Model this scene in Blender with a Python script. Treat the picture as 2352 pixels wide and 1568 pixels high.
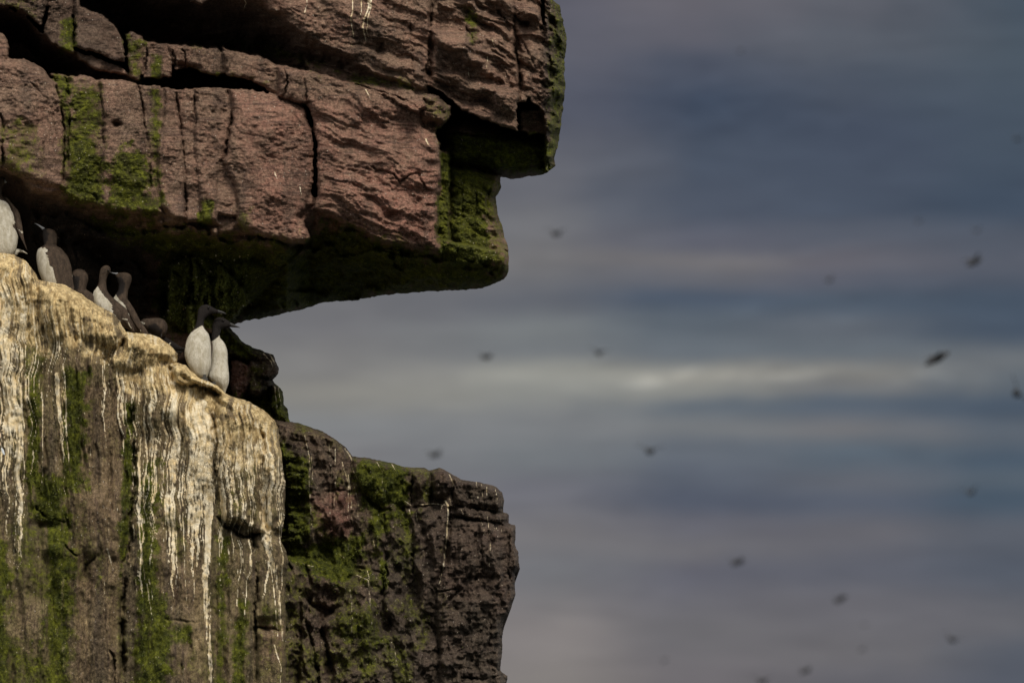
import bpy, math, random
import numpy as np
from mathutils import Matrix, Vector

for o in list(bpy.data.objects):
    bpy.data.objects.remove(o)
C = bpy.context.scene.collection
S = bpy.context.scene

# ------------------------------------------------------------------ camera
PITCH = math.radians(18)          # the camera looks up at the cliff from a boat
DIST = 50.0                       # metres to the ledge with the birds
PPM = 420.0                       # drawing units per metre at the ledge
CAMPOS = Vector((0, 0, 3.0))
M = Matrix.Translation(CAMPOS) @ Matrix.Rotation(PITCH, 4, 'X') @ Matrix.Translation((0, DIST, 0))
cam = bpy.data.cameras.new('camera')
camo = bpy.data.objects.new('camera', cam)
C.objects.link(camo)
camo.location = CAMPOS
camo.rotation_euler = (math.radians(90) + PITCH, 0, 0)
cam.sensor_width = 36
cam.lens = 36 * DIST / 5.6
cam.clip_start = 0.5
cam.clip_end = 30000
cam.dof.use_dof = True
cam.dof.focus_distance = DIST + 0.1
cam.dof.aperture_fstop = 4.7
S.camera = camo

# ------------------------------------------------------------------ world and sun
SUN_EL = math.radians(38)
SUN_AZ = math.radians(16)         # to the right of straight behind the camera
world = bpy.data.worlds.new("World")
S.world = world
world.use_nodes = True


def lin(c):
    r = []
    for v in c:
        v = v / 255.0
        r.append(v / 12.92 if v <= 0.04045 else ((v + 0.055) / 1.055) ** 2.4)
    return r


class NT:
    """small helper to write node trees"""
    def __init__(self, tree):
        self.t = tree

    def n(self, kind, **kw):
        nd = self.t.nodes.new(kind)
        for k, v in kw.items():
            setattr(nd, k, v)
        return nd

    def link(self, a, b):
        self.t.links.new(a, b)

    def put(self, sock, v):
        if hasattr(v, 'is_output') or hasattr(v, 'links'):
            self.t.links.new(v, sock)
        else:
            sock.default_value = v

    def math(self, op, a, b=None, c=None, clamp=False):
        nd = self.n('ShaderNodeMath', operation=op)
        nd.use_clamp = clamp
        self.put(nd.inputs[0], a)
        if b is not None:
            self.put(nd.inputs[1], b)
        if c is not None:
            self.put(nd.inputs[2], c)
        return nd.outputs[0]

    def vmath(self, op, a, b=None):
        nd = self.n('ShaderNodeVectorMath', operation=op)
        self.put(nd.inputs[0], a)
        if b is not None:
            self.put(nd.inputs[1], b)
        return nd.outputs['Value'] if op in ('LENGTH', 'DOT_PRODUCT') else nd.outputs[0]

    def smooth(self, v, a, b, lo=0.0, hi=1.0):
        nd = self.n('ShaderNodeMapRange', interpolation_type='SMOOTHSTEP')
        self.put(nd.inputs[0], v)
        nd.inputs[1].default_value = a
        nd.inputs[2].default_value = b
        nd.inputs[3].default_value = lo
        nd.inputs[4].default_value = hi
        return nd.outputs[0]

    def mix(self, f, a, b, mode='MIX'):
        nd = self.n('ShaderNodeMix', data_type='RGBA', blend_type=mode)
        self.put(nd.inputs[0], f)
        for s, v in ((nd.inputs[6], a), (nd.inputs[7], b)):
            if isinstance(v, (tuple, list)):
                v = (v[0], v[1], v[2], 1)
            self.put(s, v)
        return nd.outputs[2]

    def noise(self, vec, scale, detail=4, rough=0.55, dist=0.0):
        nd = self.n('ShaderNodeTexNoise')
        self.put(nd.inputs['Vector'], vec)
        nd.inputs['Scale'].default_value = scale
        nd.inputs['Detail'].default_value = detail
        nd.inputs['Roughness'].default_value = rough
        nd.inputs['Distortion'].default_value = dist
        return nd.outputs['Fac']

    def mapping(self, vec, scale=(1, 1, 1), rot=(0, 0, 0), loc=(0, 0, 0)):
        nd = self.n('ShaderNodeMapping')
        self.put(nd.inputs['Vector'], vec)
        nd.inputs['Scale'].default_value = scale
        nd.inputs['Rotation'].default_value = rot
        nd.inputs['Location'].default_value = loc
        return nd.outputs[0]

    def comb(self, x, y, z):
        nd = self.n('ShaderNodeCombineXYZ')
        for s, v in zip(nd.inputs, (x, y, z)):
            self.put(s, v)
        return nd.outputs[0]


BG = 0.10
SKY_COLS = [
 (700, [(0, (92, 92, 105)), (430, (105, 106, 112)), (740, (113, 113, 117)), (830, (128, 127, 126)), (900, (136, 134, 128)), (980, (128, 130, 132)), (1060, (124, 123, 126)), (1170, (118, 117, 122)), (1450, (130, 124, 124)), (1568, (131, 125, 122))]),
 (1250, [(0, (92, 92, 105)), (100, (92, 93, 106)), (230, (84, 88, 104)), (430, (100, 102, 111)), (520, (112, 113, 118)), (600, (113, 112, 114)), (690, (99, 103, 112)), (760, (116, 121, 124)), (800, (116, 121, 125)), (850, (148, 148, 141)), (885, (142, 143, 138)), (980, (124, 127, 130)), (1050, (112, 117, 122)), (1120, (108, 109, 118)), (1230, (119, 117, 120)), (1300, (112, 113, 118)), (1450, (132, 126, 125)), (1568, (131, 125, 122))]),
 (1600, [(0, (100, 98, 108)), (80, (95, 95, 107)), (150, (75, 83, 101)), (230, (60, 74, 96)), (350, (68, 80, 99)), (480, (73, 83, 101)), (560, (90, 93, 107)), (600, (111, 109, 113)), (640, (98, 100, 109)), (690, (71, 85, 104)), (740, (88, 99, 111)), (810, (99, 108, 117)), (865, (148, 146, 138)), (895, (134, 135, 131)), (930, (97, 107, 117)), (980, (114, 118, 122)), (1030, (98, 106, 117)), (1090, (88, 96, 110)), (1150, (80, 88, 105)), (1200, (98, 99, 110)), (1260, (105, 104, 110)), (1320, (96, 97, 109)), (1450, (110, 108, 112)), (1568, (110, 106, 110))]),
 (1950, [(0, (92, 95, 106)), (100, (86, 92, 104)), (200, (72, 82, 99)), (300, (65, 77, 97)), (480, (68, 80, 99)), (540, (82, 89, 104)), (600, (100, 99, 109)), (650, (88, 92, 106)), (700, (74, 88, 105)), (750, (92, 100, 111)), (810, (96, 105, 114)), (860, (130, 129, 125)), (895, (114, 116, 118)), (930, (84, 97, 112)), (985, (113, 114, 118)), (1040, (84, 98, 112)), (1100, (94, 99, 110)), (1150, (84, 92, 108)), (1220, (100, 100, 108)), (1300, (92, 95, 107)), (1400, (104, 103, 110)), (1500, (107, 105, 109)), (1568, (99, 98, 105))]),
 (2340, [(0, (66, 80, 95)), (100, (70, 84, 98)), (300, (64, 79, 96)), (480, (58, 74, 94)), (560, (80, 88, 103)), (610, (84, 90, 104)), (690, (64, 80, 99)), (760, (66, 82, 101)), (830, (104, 110, 116)), (870, (92, 102, 112)), (930, (68, 84, 102)), (1000, (88, 98, 110)), (1060, (70, 88, 106)), (1100, (80, 94, 108)), (1150, (66, 84, 102)), (1230, (88, 94, 106)), (1300, (80, 88, 102)), (1430, (98, 99, 106)), (1500, (84, 90, 102)), (1568, (82, 88, 101))]),
]
# brighter and darker patches of cloud: x, y, half width, half height, gain
SKY_BLOBS = [(1540, 858, 60, 13, 0.34), (1480, 872, 75, 12, 0.26), (1400, 884, 70, 9, 0.12), (1690, 866, 60, 12, 0.12), (1800, 870, 70, 12, 0.12), (1120, 852, 90, 14, 0.10), (1860, 858, 90, 18, 0.16), (2160, 858, 95, 14, 0.16), (2110, 868, 60, 10, 0.10), (1750, 585, 120, 12, 0.08),
             (1740, 712, 60, 14, 0.14), (1905, 736, 70, 13, 0.13), (1350, 838, 90, 10, -0.10), (1650, 240, 260, 90, -0.10), (1440, 1160, 190, 35, -0.05), (2000, 690, 150, 16, -0.07),
             (1500, 1270, 200, 16, 0.05), (1150, 600, 240, 30, 0.06), (1590, 965, 120, 9, 0.04), (1980, 660, 70, 22, 0.03), (1960, 895, 200, 10, 0.05), (2080, 60, 130, 60, -0.04)]


def build_world():
    nt = world.node_tree
    nt.nodes.clear()
    g = NT(nt)
    out = g.n('ShaderNodeOutputWorld')
    bg = g.n('ShaderNodeBackground')
    bg.inputs['Strength'].default_value = BG
    g.link(bg.outputs[0], out.inputs[0])
    tc = g.n('ShaderNodeTexCoord')
    d = tc.outputs['Generated']
    rot = g.n('ShaderNodeVectorRotate', rotation_type='X_AXIS')
    g.link(d, rot.inputs['Vector'])
    rot.inputs['Angle'].default_value = -PITCH
    sep = g.n('ShaderNodeSeparateXYZ')
    g.link(rot.outputs[0], sep.inputs[0])
    yy = g.math('MAXIMUM', sep.outputs[1], 0.02)
    k = PPM * DIST
    px = g.math('MULTIPLY_ADD', g.math('DIVIDE', sep.outputs[0], yy), k, 1176)
    py = g.math('MULTIPLY_ADD', g.math('DIVIDE', sep.outputs[2], yy), -k, 784)
    v = g.comb(g.math('MULTIPLY', px, 0.0016), g.math('MULTIPLY', py, 0.009), 0.0)
    w1 = g.math('SUBTRACT', g.noise(v, 1.0, 3, 0.5, 0.4), 0.5)
    v2 = g.comb(g.math('MULTIPLY', px, 0.004), g.math('MULTIPLY', py, 0.004), 3.3)
    w2 = g.math('SUBTRACT', g.noise(v2, 1.0, 2, 0.5), 0.5)
    # long bands sag a little to the right
    pyw = g.math('ADD', py, g.math('ADD', g.math('MULTIPLY', w1, 34), g.math('MULTIPLY', w2, 34)))
    pxw = g.math('ADD', px, g.math('MULTIPLY', w2, 340))
    t = g.math('DIVIDE', pyw, 1568.0)
    cols = []
    for x0, stops in SKY_COLS:
        r = g.n('ShaderNodeValToRGB')
        r.color_ramp.interpolation = 'EASE'
        el = r.color_ramp.elements
        while len(el) < len(stops):
            el.new(0.5)
        for e, (y, c) in zip(el, stops):
            e.position = y / 1568.0
        for e, (y, c) in zip(el, stops):
            L = lin(c)
            e.color = (L[0], L[1], L[2], 1)
        g.link(t, r.inputs[0])
        cols.append((x0, r.outputs[0]))
    acc = cols[0][1]
    for i in range(1, len(cols)):
        f = g.smooth(pxw, cols[i - 1][0], cols[i][0])
        acc = g.mix(f, acc, cols[i][1])
    gain = None
    for (bx, by, sx, sy, a) in SKY_BLOBS:
        tilt = g.math('MULTIPLY_ADD', g.math('SUBTRACT', pxw, float(bx)), 0.06, g.math('SUBTRACT', pyw, float(by)))
        vv = g.comb(g.math('DIVIDE', g.math('SUBTRACT', pxw, float(bx)), float(sx)), g.math('DIVIDE', tilt, float(sy)), 0.0)
        l = g.vmath('LENGTH', vv)
        e = g.math('POWER', 2.0, g.math('MULTIPLY', g.math('MULTIPLY', l, l), -1.0))
        e = g.math('MULTIPLY', e, a)
        gain = e if gain is None else g.math('ADD', gain, e)
    vb = g.comb(g.math('MULTIPLY', px, 0.010), g.math('MULTIPLY', py, 0.034), 1.0)
    nb = g.smooth(g.noise(vb, 1.0, 4, 0.55, 0.6), 0.32, 0.66, 0.1, 1.7)
    gain = g.math('MULTIPLY', gain, nb)
    v3 = g.comb(g.math('MULTIPLY', px, 0.0042), g.math('MULTIPLY', py, 0.018), 7.0)
    n3 = g.math('SUBTRACT', g.noise(v3, 1.0, 3, 0.42, 0.5), 0.5)
    gain = g.math('ADD', g.math('ADD', gain, 1.0), g.math('MULTIPLY', n3, 0.34))
    v4 = g.comb(g.math('MULTIPLY', px, 0.0075), g.math('MULTIPLY', py, 0.055), 5.0)
    n4 = g.math('SUBTRACT', g.noise(v4, 1.0, 3, 0.5, 0.7), 0.5)
    gain = g.math('ADD', gain, g.math('MULTIPLY', n4, 0.16))
    gv = g.comb(gain, g.math('MULTIPLY_ADD', gain, 0.97, 0.03), g.math('MULTIPLY_ADD', gain, 0.9, 0.1))
    acc = g.mix(0.03, acc, (0.150, 0.150, 0.155))
    hs = g.n('ShaderNodeHueSaturation')
    hs.inputs['Saturation'].default_value = 0.86
    g.link(acc, hs.inputs['Color'])
    acc = hs.outputs[0]
    low = g.vmath('MULTIPLY', acc, gv)
    low = g.vmath('SCALE', low)
    low.node.inputs['Scale'].default_value = 1.0 / BG
    # the rest of the overcast sky: far brighter overhead and behind the camera
    sky = g.n('ShaderNodeTexSky', sky_type='NISHITA')
    sky.sun_disc = False
    sky.sun_elevation = SUN_EL
    sky.sun_rotation = math.radians(180) - SUN_AZ
    sd = g.n('ShaderNodeSeparateXYZ')
    g.link(d, sd.inputs[0])
    cl = g.noise(g.mapping(d, (1.0, 1.0, 2.5)), 2.2, 4, 0.5)
    up = g.smooth(sd.outputs[2], -0.02, 0.9)
    bright = g.mix(up, (5.6, 5.5, 5.3), (12.5, 11.8, 10.8))
    bright = g.mix(g.smooth(cl, 0.3, 0.7, 0.0, 0.45), bright, (5.2, 5.2, 5.4))
    bright = g.mix(0.12, bright, sky.outputs[0])
    # mask: direction near the picture
    au = g.math('ABSOLUTE', g.math('DIVIDE', g.math('SUBTRACT', px, 1176.0), 21000.0))
    av = g.math('ABSOLUTE', g.math('DIVIDE', g.math('SUBTRACT', py, 784.0), 21000.0))
    mk = g.math('MULTIPLY', g.smooth(au, 0.12, 0.7, 1, 0), g.smooth(av, 0.09, 0.4, 1, 0))
    mk = g.math('MULTIPLY', mk, g.smooth(sep.outputs[1], 0.1, 0.4))
    col = g.mix(mk, bright, low)
    g.link(col, bg.inputs['Color'])


build_world()

sl = bpy.data.lights.new('sun', 'SUN')
sl.energy = 2.9
sl.angle = math.radians(18)
sl.color = (1.0, 0.93, 0.82)
so = bpy.data.objects.new('sun', sl)
C.objects.link(so)
sdir = Vector((math.sin(SUN_AZ) * math.cos(SUN_EL), -math.cos(SUN_AZ) * math.cos(SUN_EL), math.sin(SUN_EL)))
so.rotation_euler = sdir.to_track_quat('Z', 'Y').to_euler()

S.view_settings.view_transform = 'Standard'
S.view_settings.look = 'None'
S.view_settings.gamma = 1
S.view_settings.exposure = 0.0

# ------------------------------------------------------------------ numeric helpers
RS = np.random.RandomState(7)
PERM = RS.permutation(4096)
GR = RS.rand(4096) * 2 * np.pi
GX, GY = np.cos(GR), np.sin(GR)


def perlin(x, y, seed=0):
    xi = np.floor(x).astype(np.int64)
    yi = np.floor(y).astype(np.int64)
    xf, yf = x - xi, y - yi
    u = xf * xf * xf * (xf * (xf * 6 - 15) + 10)
    v = yf * yf * yf * (yf * (yf * 6 - 15) + 10)

    def g(a, b, dx, dy):
        h = PERM[(PERM[(a + seed * 131) & 4095] + b) & 4095]
        return GX[h] * dx + GY[h] * dy
    n00 = g(xi, yi, xf, yf)
    n10 = g(xi + 1, yi, xf - 1, yf)
    n01 = g(xi, yi + 1, xf, yf - 1)
    n11 = g(xi + 1, yi + 1, xf - 1, yf - 1)
    return ((n00 * (1 - u) + n10 * u) * (1 - v) + (n01 * (1 - u) + n11 * u) * v) * 1.5


def fbm(x, y, sc, seed=0, octv=4, gain=0.5):
    r = 0
    a = 1.0
    t = 0
    for i in range(octv):
        r = r + a * perlin(x / sc, y / sc, seed + i)
        t += a
        a *= gain
        sc = sc / 2.03
    return r / t


def ridge(x, y, sc, seed=0, octv=3):
    r = 0
    a = 1.0
    t = 0
    for i in range(octv):
        r = r + a * (1 - np.abs(perlin(x / sc, y / sc, seed + i)) * 2)
        t += a
        a *= 0.5
        sc /= 2.1
    return r / t


def rotc(x, y, deg):
    c, s = math.cos(math.radians(deg)), math.sin(math.radians(deg))
    return x * c + y * s, -x * s + y * c


def sst(v, a, b):
    t = np.clip((v - a) / (b - a), 0, 1)
    return t * t * (3 - 2 * t)


def line_dist(x, y, pts, radii=None):
    best = np.full(x.shape, 1e9)
    par = np.zeros(x.shape)
    n = len(pts) - 1
    for i in range(n):
        ax, ay = pts[i][:2]
        bx, by = pts[i + 1][:2]
        dx, dy = bx - ax, by - ay
        L = dx * dx + dy * dy + 1e-9
        t = np.clip(((x - ax) * dx + (y - ay) * dy) / L, 0, 1)
        d = np.hypot(x - ax - t * dx, y - ay - t * dy)
        m = d < best
        best = np.where(m, d, best)
        par = np.where(m, (i + t) / n, par)
    return best, par


def poly_sd(x, y, pts):
    """signed distance to a polygon, positive inside"""
    d, _ = line_dist(x, y, list(pts) + [pts[0]])
    ins = np.zeros(x.shape, bool)
    n = len(pts)
    for i in range(n):
        ax, ay = pts[i]
        bx, by = pts[(i + 1) % n]
        if ay == by:
            continue
        c = ((ay > y) != (by > y)) & (x < (bx - ax) * (y - ay) / (by - ay) + ax)
        ins ^= c
    return np.where(ins, d, -d)


def axis_steps(a, b, lo, hi, st):
    """fine steps st between a and b, growing steps outside as far as lo and hi"""
    mid = list(np.arange(a, b + st, st))
    left = []
    p, s = a, st
    while p > lo:
        s *= 1.06
        p -= s
        left.append(p)
    right = []
    p, s = mid[-1], st
    while p < hi:
        s *= 1.06
        p += s
        right.append(p)
    return np.array(left[::-1] + mid + right)


def VY(y):
    """depth of a plumb wall"""
    return (784 - y) / PPM * math.tan(PITCH)


def loc(x, y, d):
    """drawing units and depth in metres to the cliff's own frame"""
    k = (DIST + d) / DIST
    return np.stack([(x - 1176) / PPM * k, d + 0 * x, (784 - y) / PPM * k], -1)


def tag(o, label=None, cat=None, group=None, kind=None):
    if label:
        o['label'] = label
    if cat:
        o['category'] = cat
    if group:
        o['group'] = group
    if kind:
        o['kind'] = kind
    return o


class Relief:
    """a rock mass: outline polygon and a depth field built up from blocks, cracks and grain"""
    def __init__(self, outline, xr, yr, lo, hi, jag=2.0, seed=0, st=2.0):
        xs = axis_steps(xr[0], xr[1], lo[0], hi[0], st)
        ys = axis_steps(yr[0], yr[1], lo[1], hi[1], st)
        self.nx, self.ny = len(xs), len(ys)
        X, Y = np.meshgrid(xs, ys)
        self.X, self.Y = X, Y
        self.seed = seed
        self.sd = poly_sd(X, Y, outline)
        self.sd = self.sd + fbm(X, Y, 26, seed + 50, 4, 0.6) * jag * 2.2
        # coordinates bent a little, so that no edge is ruler straight
        self.WX = X + fbm(X, Y, 60, seed + 1, 3) * 6 + fbm(X, Y, 12, seed + 5, 3) * 4.0
        self.WY = Y + fbm(X, Y, 60, seed + 11, 3) * 6 + fbm(X, Y, 12, seed + 15, 3) * 4.0
        self.e = np.full(X.shape, 9.0)
        self.m = {k: np.zeros(X.shape) for k in ('moss', 'guano', 'red', 'ochre', 'dark', 'pat')}

    def box(self, pts, pad):
        xs = [p[0] for p in pts]
        ys = [p[1] for p in pts]
        X, Y = self.X, self.Y
        jx = np.where((X[0] > min(xs) - pad) & (X[0] < max(xs) + pad))[0]
        jy = np.where((Y[:, 0] > min(ys) - pad) & (Y[:, 0] < max(ys) + pad))[0]
        if len(jx) == 0 or len(jy) == 0:
            return None
        return (slice(jy[0], jy[-1] + 1), slice(jx[0], jx[-1] + 1))

    def block(self, pts, e0, gx=0.0, gy=0.0, R=14, amt=0.08, ref=None, emax=99, over=False):
        b = self.box(pts, 30)
        if b is None:
            return
        wx, wy = self.WX[b], self.WY[b]
        sd = poly_sd(wx, wy, pts)
        if ref is None:
            ref = (sum(p[0] for p in pts) / len(pts), sum(p[1] for p in pts) / len(pts))
        e = np.minimum(e0 + gx * (wx - ref[0]) + gy * (wy - ref[1]), emax)
        t = np.clip(1 - sd / R, 0, 1)
        e = e + amt * (1 - np.sqrt(np.clip(1 - t * t, 0, 1)))
        ins = sd > 0
        cur = self.e[b]
        if over:
            self.e[b] = np.where(ins, e, cur)
        else:
            self.e[b] = np.where(ins, np.minimum(cur, e), cur)

    def crack(self, pts, w, depth, sharp=1.0):
        b = self.box(pts, w * 4 + 14)
        if b is None:
            return
        d, t = line_dist(self.WX[b], self.WY[b], pts)
        ww = 0.8 + w * 0.52 * (0.45 + 1.1 * np.abs(fbm(self.X[b], self.Y[b], 34, self.seed + 77, 2) * 2))
        wob = np.clip(0.75 + 2.2 * fbm(self.X[b], self.Y[b], 55, self.seed + 78, 2), 0.12, 1.25)
        f = np.exp(-(d / ww) ** 2) * np.clip(np.minimum(t, 1 - t) * 10 + 0.3, 0, 1)
        self.e[b] += depth * 0.5 * f * wob

    def bulge(self, cx, cy, rx, ry, amt, rot=0):
        pad = max(rx, ry) * 2.2
        b = self.box([(cx, cy)], pad)
        if b is None:
            return
        u, v = rotc(self.WX[b] - cx, self.WY[b] - cy, rot)
        self.e[b] -= amt * np.exp(-((u / rx) ** 2 + (v / ry) ** 2))

    def add(self, arr):
        self.e = self.e + arr

    def blur(self, n=1):
        for _ in range(n):
            e = self.e
            p = np.pad(e, 1, mode='edge')
            self.e = (p[1:-1, 1:-1] * 4 + p[:-2, 1:-1] * 2 + p[2:, 1:-1] * 2 + p[1:-1, :-2] * 2 + p[1:-1, 2:] * 2
                      + p[:-2, :-2] + p[2:, 2:] + p[:-2, 2:] + p[2:, :-2]) / 16

    def zone(self, key, pts, val=1.0, soft=14, rag=16, sc=30):
        b = self.box(pts, soft * 3 + rag * 3 + 20)
        if b is None:
            return
        if key == 'moss':
            soft, rag, val = soft * 1.3 + 4, rag * 1.6 + 6, val * 1.0
        sd = poly_sd(self.X[b], self.Y[b], pts) + fbm(self.X[b], self.Y[b], sc, self.seed + 31, 5, 0.65) * rag
        f = sst(sd, -soft, soft) * val
        self.m[key][b] = np.maximum(self.m[key][b], f)

    def spot(self, key, cx, cy, rx, ry, val=1.0, rot=0, rag=0.5, sc=24):
        b = self.box([(cx, cy)], max(rx, ry) * 1.6)
        if b is None:
            return
        u, v = rotc(self.X[b] - cx, self.Y[b] - cy, rot)
        r = np.hypot(u / rx, v / ry) + fbm(self.X[b], self.Y[b], sc, self.seed + 41, 4, 0.65) * rag
        self.m[key][b] = np.maximum(self.m[key][b], sst(r, 1.15, 0.45) * val)

    def streak(self, pts, w0, w1, val=1.0, key='guano', wig=3.0):
        b = self.box(pts, 26 + w0)
        if b is None:
            return
        X, Y = self.X[b], self.Y[b]
        xx = X + fbm(X * 0.25, Y, 34, self.seed + 61, 3) * wig * 2
        d, t = line_dist(xx, Y, pts)
        w = (w0 + (w1 - w0) * t) * (0.75 + 0.6 * fbm(X, Y, 18, self.seed + 63, 2))
        lines = fbm(xx, Y * 0.03, 3.2, self.seed + 65, 2) if max(w0, w1) > 6 else 0.6
        f = sst(d, w + 1.2, w - 1.0) * np.clip(0.72 + lines * 1.1, 0, 1) * val
        f = f * np.clip(1.15 - 0.45 * t + fbm(X, Y, 10, self.seed + 66, 2) * 0.7, 0, 1)
        self.m[key][b] = np.maximum(self.m[key][b], f)

    def tufts(self, n, label, boost=(), size=(1.2, 3.6), only=False, mat=None):
        """leafy moss: many tiny blades rooted on the rock where moss grows"""
        X, Y = self.X, self.Y
        W = np.clip(self.m['moss'] + 0.9 * fbm(X, Y, 16, self.seed + 300, 4, 0.65) - 0.45, 0, 1) ** 1.3
        if only:
            W = W * 0
        for (cx, cy, rx, ry, k) in boost:
            W = W + k * np.exp(-((X - cx) / rx) ** 2 - ((Y - cy) / ry) ** 2) * (0.5 + np.clip(fbm(X, Y, 14, 301, 3) * 2, 0, 1))
        W = np.where((self.sd > 6) & (X > -24) & (Y > -24) & (X < 1330) & (Y < 1592), W, 0)
        cdf = np.cumsum(W.ravel())
        rs = np.random.RandomState(self.seed)
        pick = np.searchsorted(cdf, rs.rand(n) * cdf[-1])
        pick = np.clip(pick, 0, W.size - 1)
        x = X.ravel()[pick] + rs.rand(n) * 2 - 1
        y = Y.ravel()[pick] + rs.rand(n) * 2 - 1
        d = self.e.ravel()[pick] + VY(y)
        P = loc(x, y, d)
        L = (size[0] + (size[1] - size[0]) * rs.rand(n) ** 2) / PPM
        a = rs.rand(n) * 2 * np.pi
        out = np.stack([np.cos(a) * 0.8, -0.5 - 0.5 * rs.rand(n), np.sin(a) * 0.8 - 0.35], -1)
        out /= np.linalg.norm(out, axis=1)[:, None]
        side = np.cross(out, rs.rand(n, 3) - 0.5)
        side /= np.linalg.norm(side, axis=1)[:, None] + 1e-9
        w = (L * 0.35)[:, None]
        A = P - side * w * 0.5
        B = P + side * w * 0.5
        Cc = P + out * (L * 0.6)[:, None] + side * w
        Dd = P + out * L[:, None]
        Ee = P + out * (L * 0.6)[:, None] - side * w
        V = np.stack([A, B, Cc, Dd, Ee], 1).reshape(-1, 3)
        me = bpy.data.meshes.new('moss')
        me.vertices.add(5 * n)
        me.vertices.foreach_set('co', V.astype(np.float32).ravel())
        me.loops.add(5 * n)
        me.loops.foreach_set('vertex_index', np.arange(5 * n, dtype=np.int32))
        me.polygons.add(n)
        me.polygons.foreach_set('loop_start', (np.arange(n) * 5).astype(np.int32))
        me.polygons.foreach_set('loop_total', np.full(n, 5, np.int32))
        me.update(calc_edges=True)
        me.materials.append(mat or MAT_MOSS)
        o = bpy.data.objects.new('moss', me)
        C.objects.link(o)
        o.matrix_world = M
        tag(o, label, 'moss', kind='stuff')

    def build(self, name, material, round_r=16, round_amt=0.12, back=1.5, vanish=(600, 600), shrink=0.15, backfn=None):
        X, Y = self.X.copy(), self.Y.copy()
        sd = self.sd
        t = np.clip(1 - sd / round_r, 0, 1)
        e = self.e + round_amt * (1 - np.sqrt(np.clip(1 - t * t, 0, 1)))
        e = np.minimum(e, 8)
        gy_, gx_ = np.gradient(sd)
        # true gradients on the uneven grid
        gx_ = gx_ / np.gradient(X, axis=1)
        gy_ = gy_ / np.gradient(Y, axis=0)
        keep = (sd[:-1, :-1] > 0) & (sd[1:, :-1] > 0) & (sd[:-1, 1:] > 0) & (sd[1:, 1:] > 0)
        # rim vertices are slid on to the outline
        cnt = np.zeros(X.shape, int)
        cnt[:-1, :-1] += keep
        cnt[1:, :-1] += keep
        cnt[:-1, 1:] += keep
        cnt[1:, 1:] += keep
        rim = (cnt > 0) & (cnt < 4)
        L = gx_ ** 2 + gy_ ** 2 + 1e-6
        s = np.where(rim & (sd < 4), sd / L, 0)
        X = X - np.clip(gx_ * s, -2, 2)
        Y = Y - np.clip(gy_ * s, -2, 2)
        d = e + VY(Y)
        P = loc(X, Y, d)
        used = cnt > 0
        idx = np.full(X.shape, -1, np.int64)
        idx[used] = np.arange(used.sum())
        V = P[used]
        a, bq, c, dd = idx[:-1, :-1][keep], idx[1:, :-1][keep], idx[1:, 1:][keep], idx[:-1, 1:][keep]
        F = np.stack([a, bq, c, dd], -1)
        # closing walls and back, carried away from the camera
        nf = len(V)
        bx = vanish[0] + (X[used] - vanish[0]) * (1 - shrink)
        by = vanish[1] + (Y[used] - vanish[1]) * (1 - shrink)
        bd = np.maximum(d[used].max() * 0 + d[used] + back * 0.4, np.percentile(d[used], 60) + back)
        rimidx = idx[rim]
        # boundary edges
        ed = {}
        E = np.concatenate([F[:, [0, 1]], F[:, [1, 2]], F[:, [2, 3]], F[:, [3, 0]]])
        key = np.sort(E, axis=1)
        code = key[:, 0] * (nf + 1) + key[:, 1]
        uq, inv, ct = np.unique(code, return_inverse=True, return_counts=True)
        be = E[ct[inv] == 1]
        rv = np.unique(be)
        mp = np.full(nf, -1, np.int64)
        mp[rv] = nf + np.arange(len(rv))
        BV = loc(bx[rv], by[rv], bd[rv])
        side = np.stack([be[:, 1], be[:, 0], mp[be[:, 0]], mp[be[:, 1]]], -1)
        allV = [V, BV]
        # a fan closes the back
        cen = BV.mean(0) + np.array([0, 0.3, 0])
        ci = nf + len(rv)
        allV.append(cen[None])
        fan = np.stack([mp[be[:, 1]], mp[be[:, 0]], np.full(len(be), ci)], -1)
        V = np.concatenate(allV)
        nq = len(F) + len(side)
        loops = np.concatenate([F.ravel(), side.ravel(), fan.ravel()]).astype(np.int32)
        starts = np.concatenate([np.arange(nq) * 4, nq * 4 + np.arange(len(fan)) * 3]).astype(np.int32)
        tot = np.concatenate([np.full(nq, 4), np.full(len(fan), 3)]).astype(np.int32)
        me = bpy.data.meshes.new(name)
        me.vertices.add(len(V))
        me.vertices.foreach_set('co', V.astype(np.float32).ravel())
        me.loops.add(len(loops))
        me.loops.foreach_set('vertex_index', loops)
        me.polygons.add(len(starts))
        me.polygons.foreach_set('loop_start', starts)
        me.polygons.foreach_set('loop_total', tot)
        sm = np.ones(len(starts), bool)
        me.polygons.foreach_set('use_smooth', sm)
        me.update(calc_edges=True)

        def att(nm, ks):
            A = np.zeros((len(V), 4), np.float32)
            for i, k in enumerate(ks):
                if k:
                    A[:nf, i] = self.m[k][used]
                    A[nf:nf + len(rv), i] = self.m[k][used][rv]
            at = me.attributes.new(nm, 'FLOAT_COLOR', 'POINT')
            at.data.foreach_set('color', A.ravel())
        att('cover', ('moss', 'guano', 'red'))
        att('stain_shade', ('ochre', 'dark', 'pat'))
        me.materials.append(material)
        o = bpy.data.objects.new(name, me)
        C.objects.link(o)
        o.matrix_world = M
        return o


# ------------------------------------------------------------------ materials
def new_mat(name):
    m = bpy.data.materials.new(name)
    m.use_nodes = True
    m.node_tree.nodes.clear()
    g = NT(m.node_tree)
    out = g.n('ShaderNodeOutputMaterial')
    b = g.n('ShaderNodeBsdfPrincipled')
    g.link(b.outputs[0], out.inputs[0])
    return m, g, b


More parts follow.
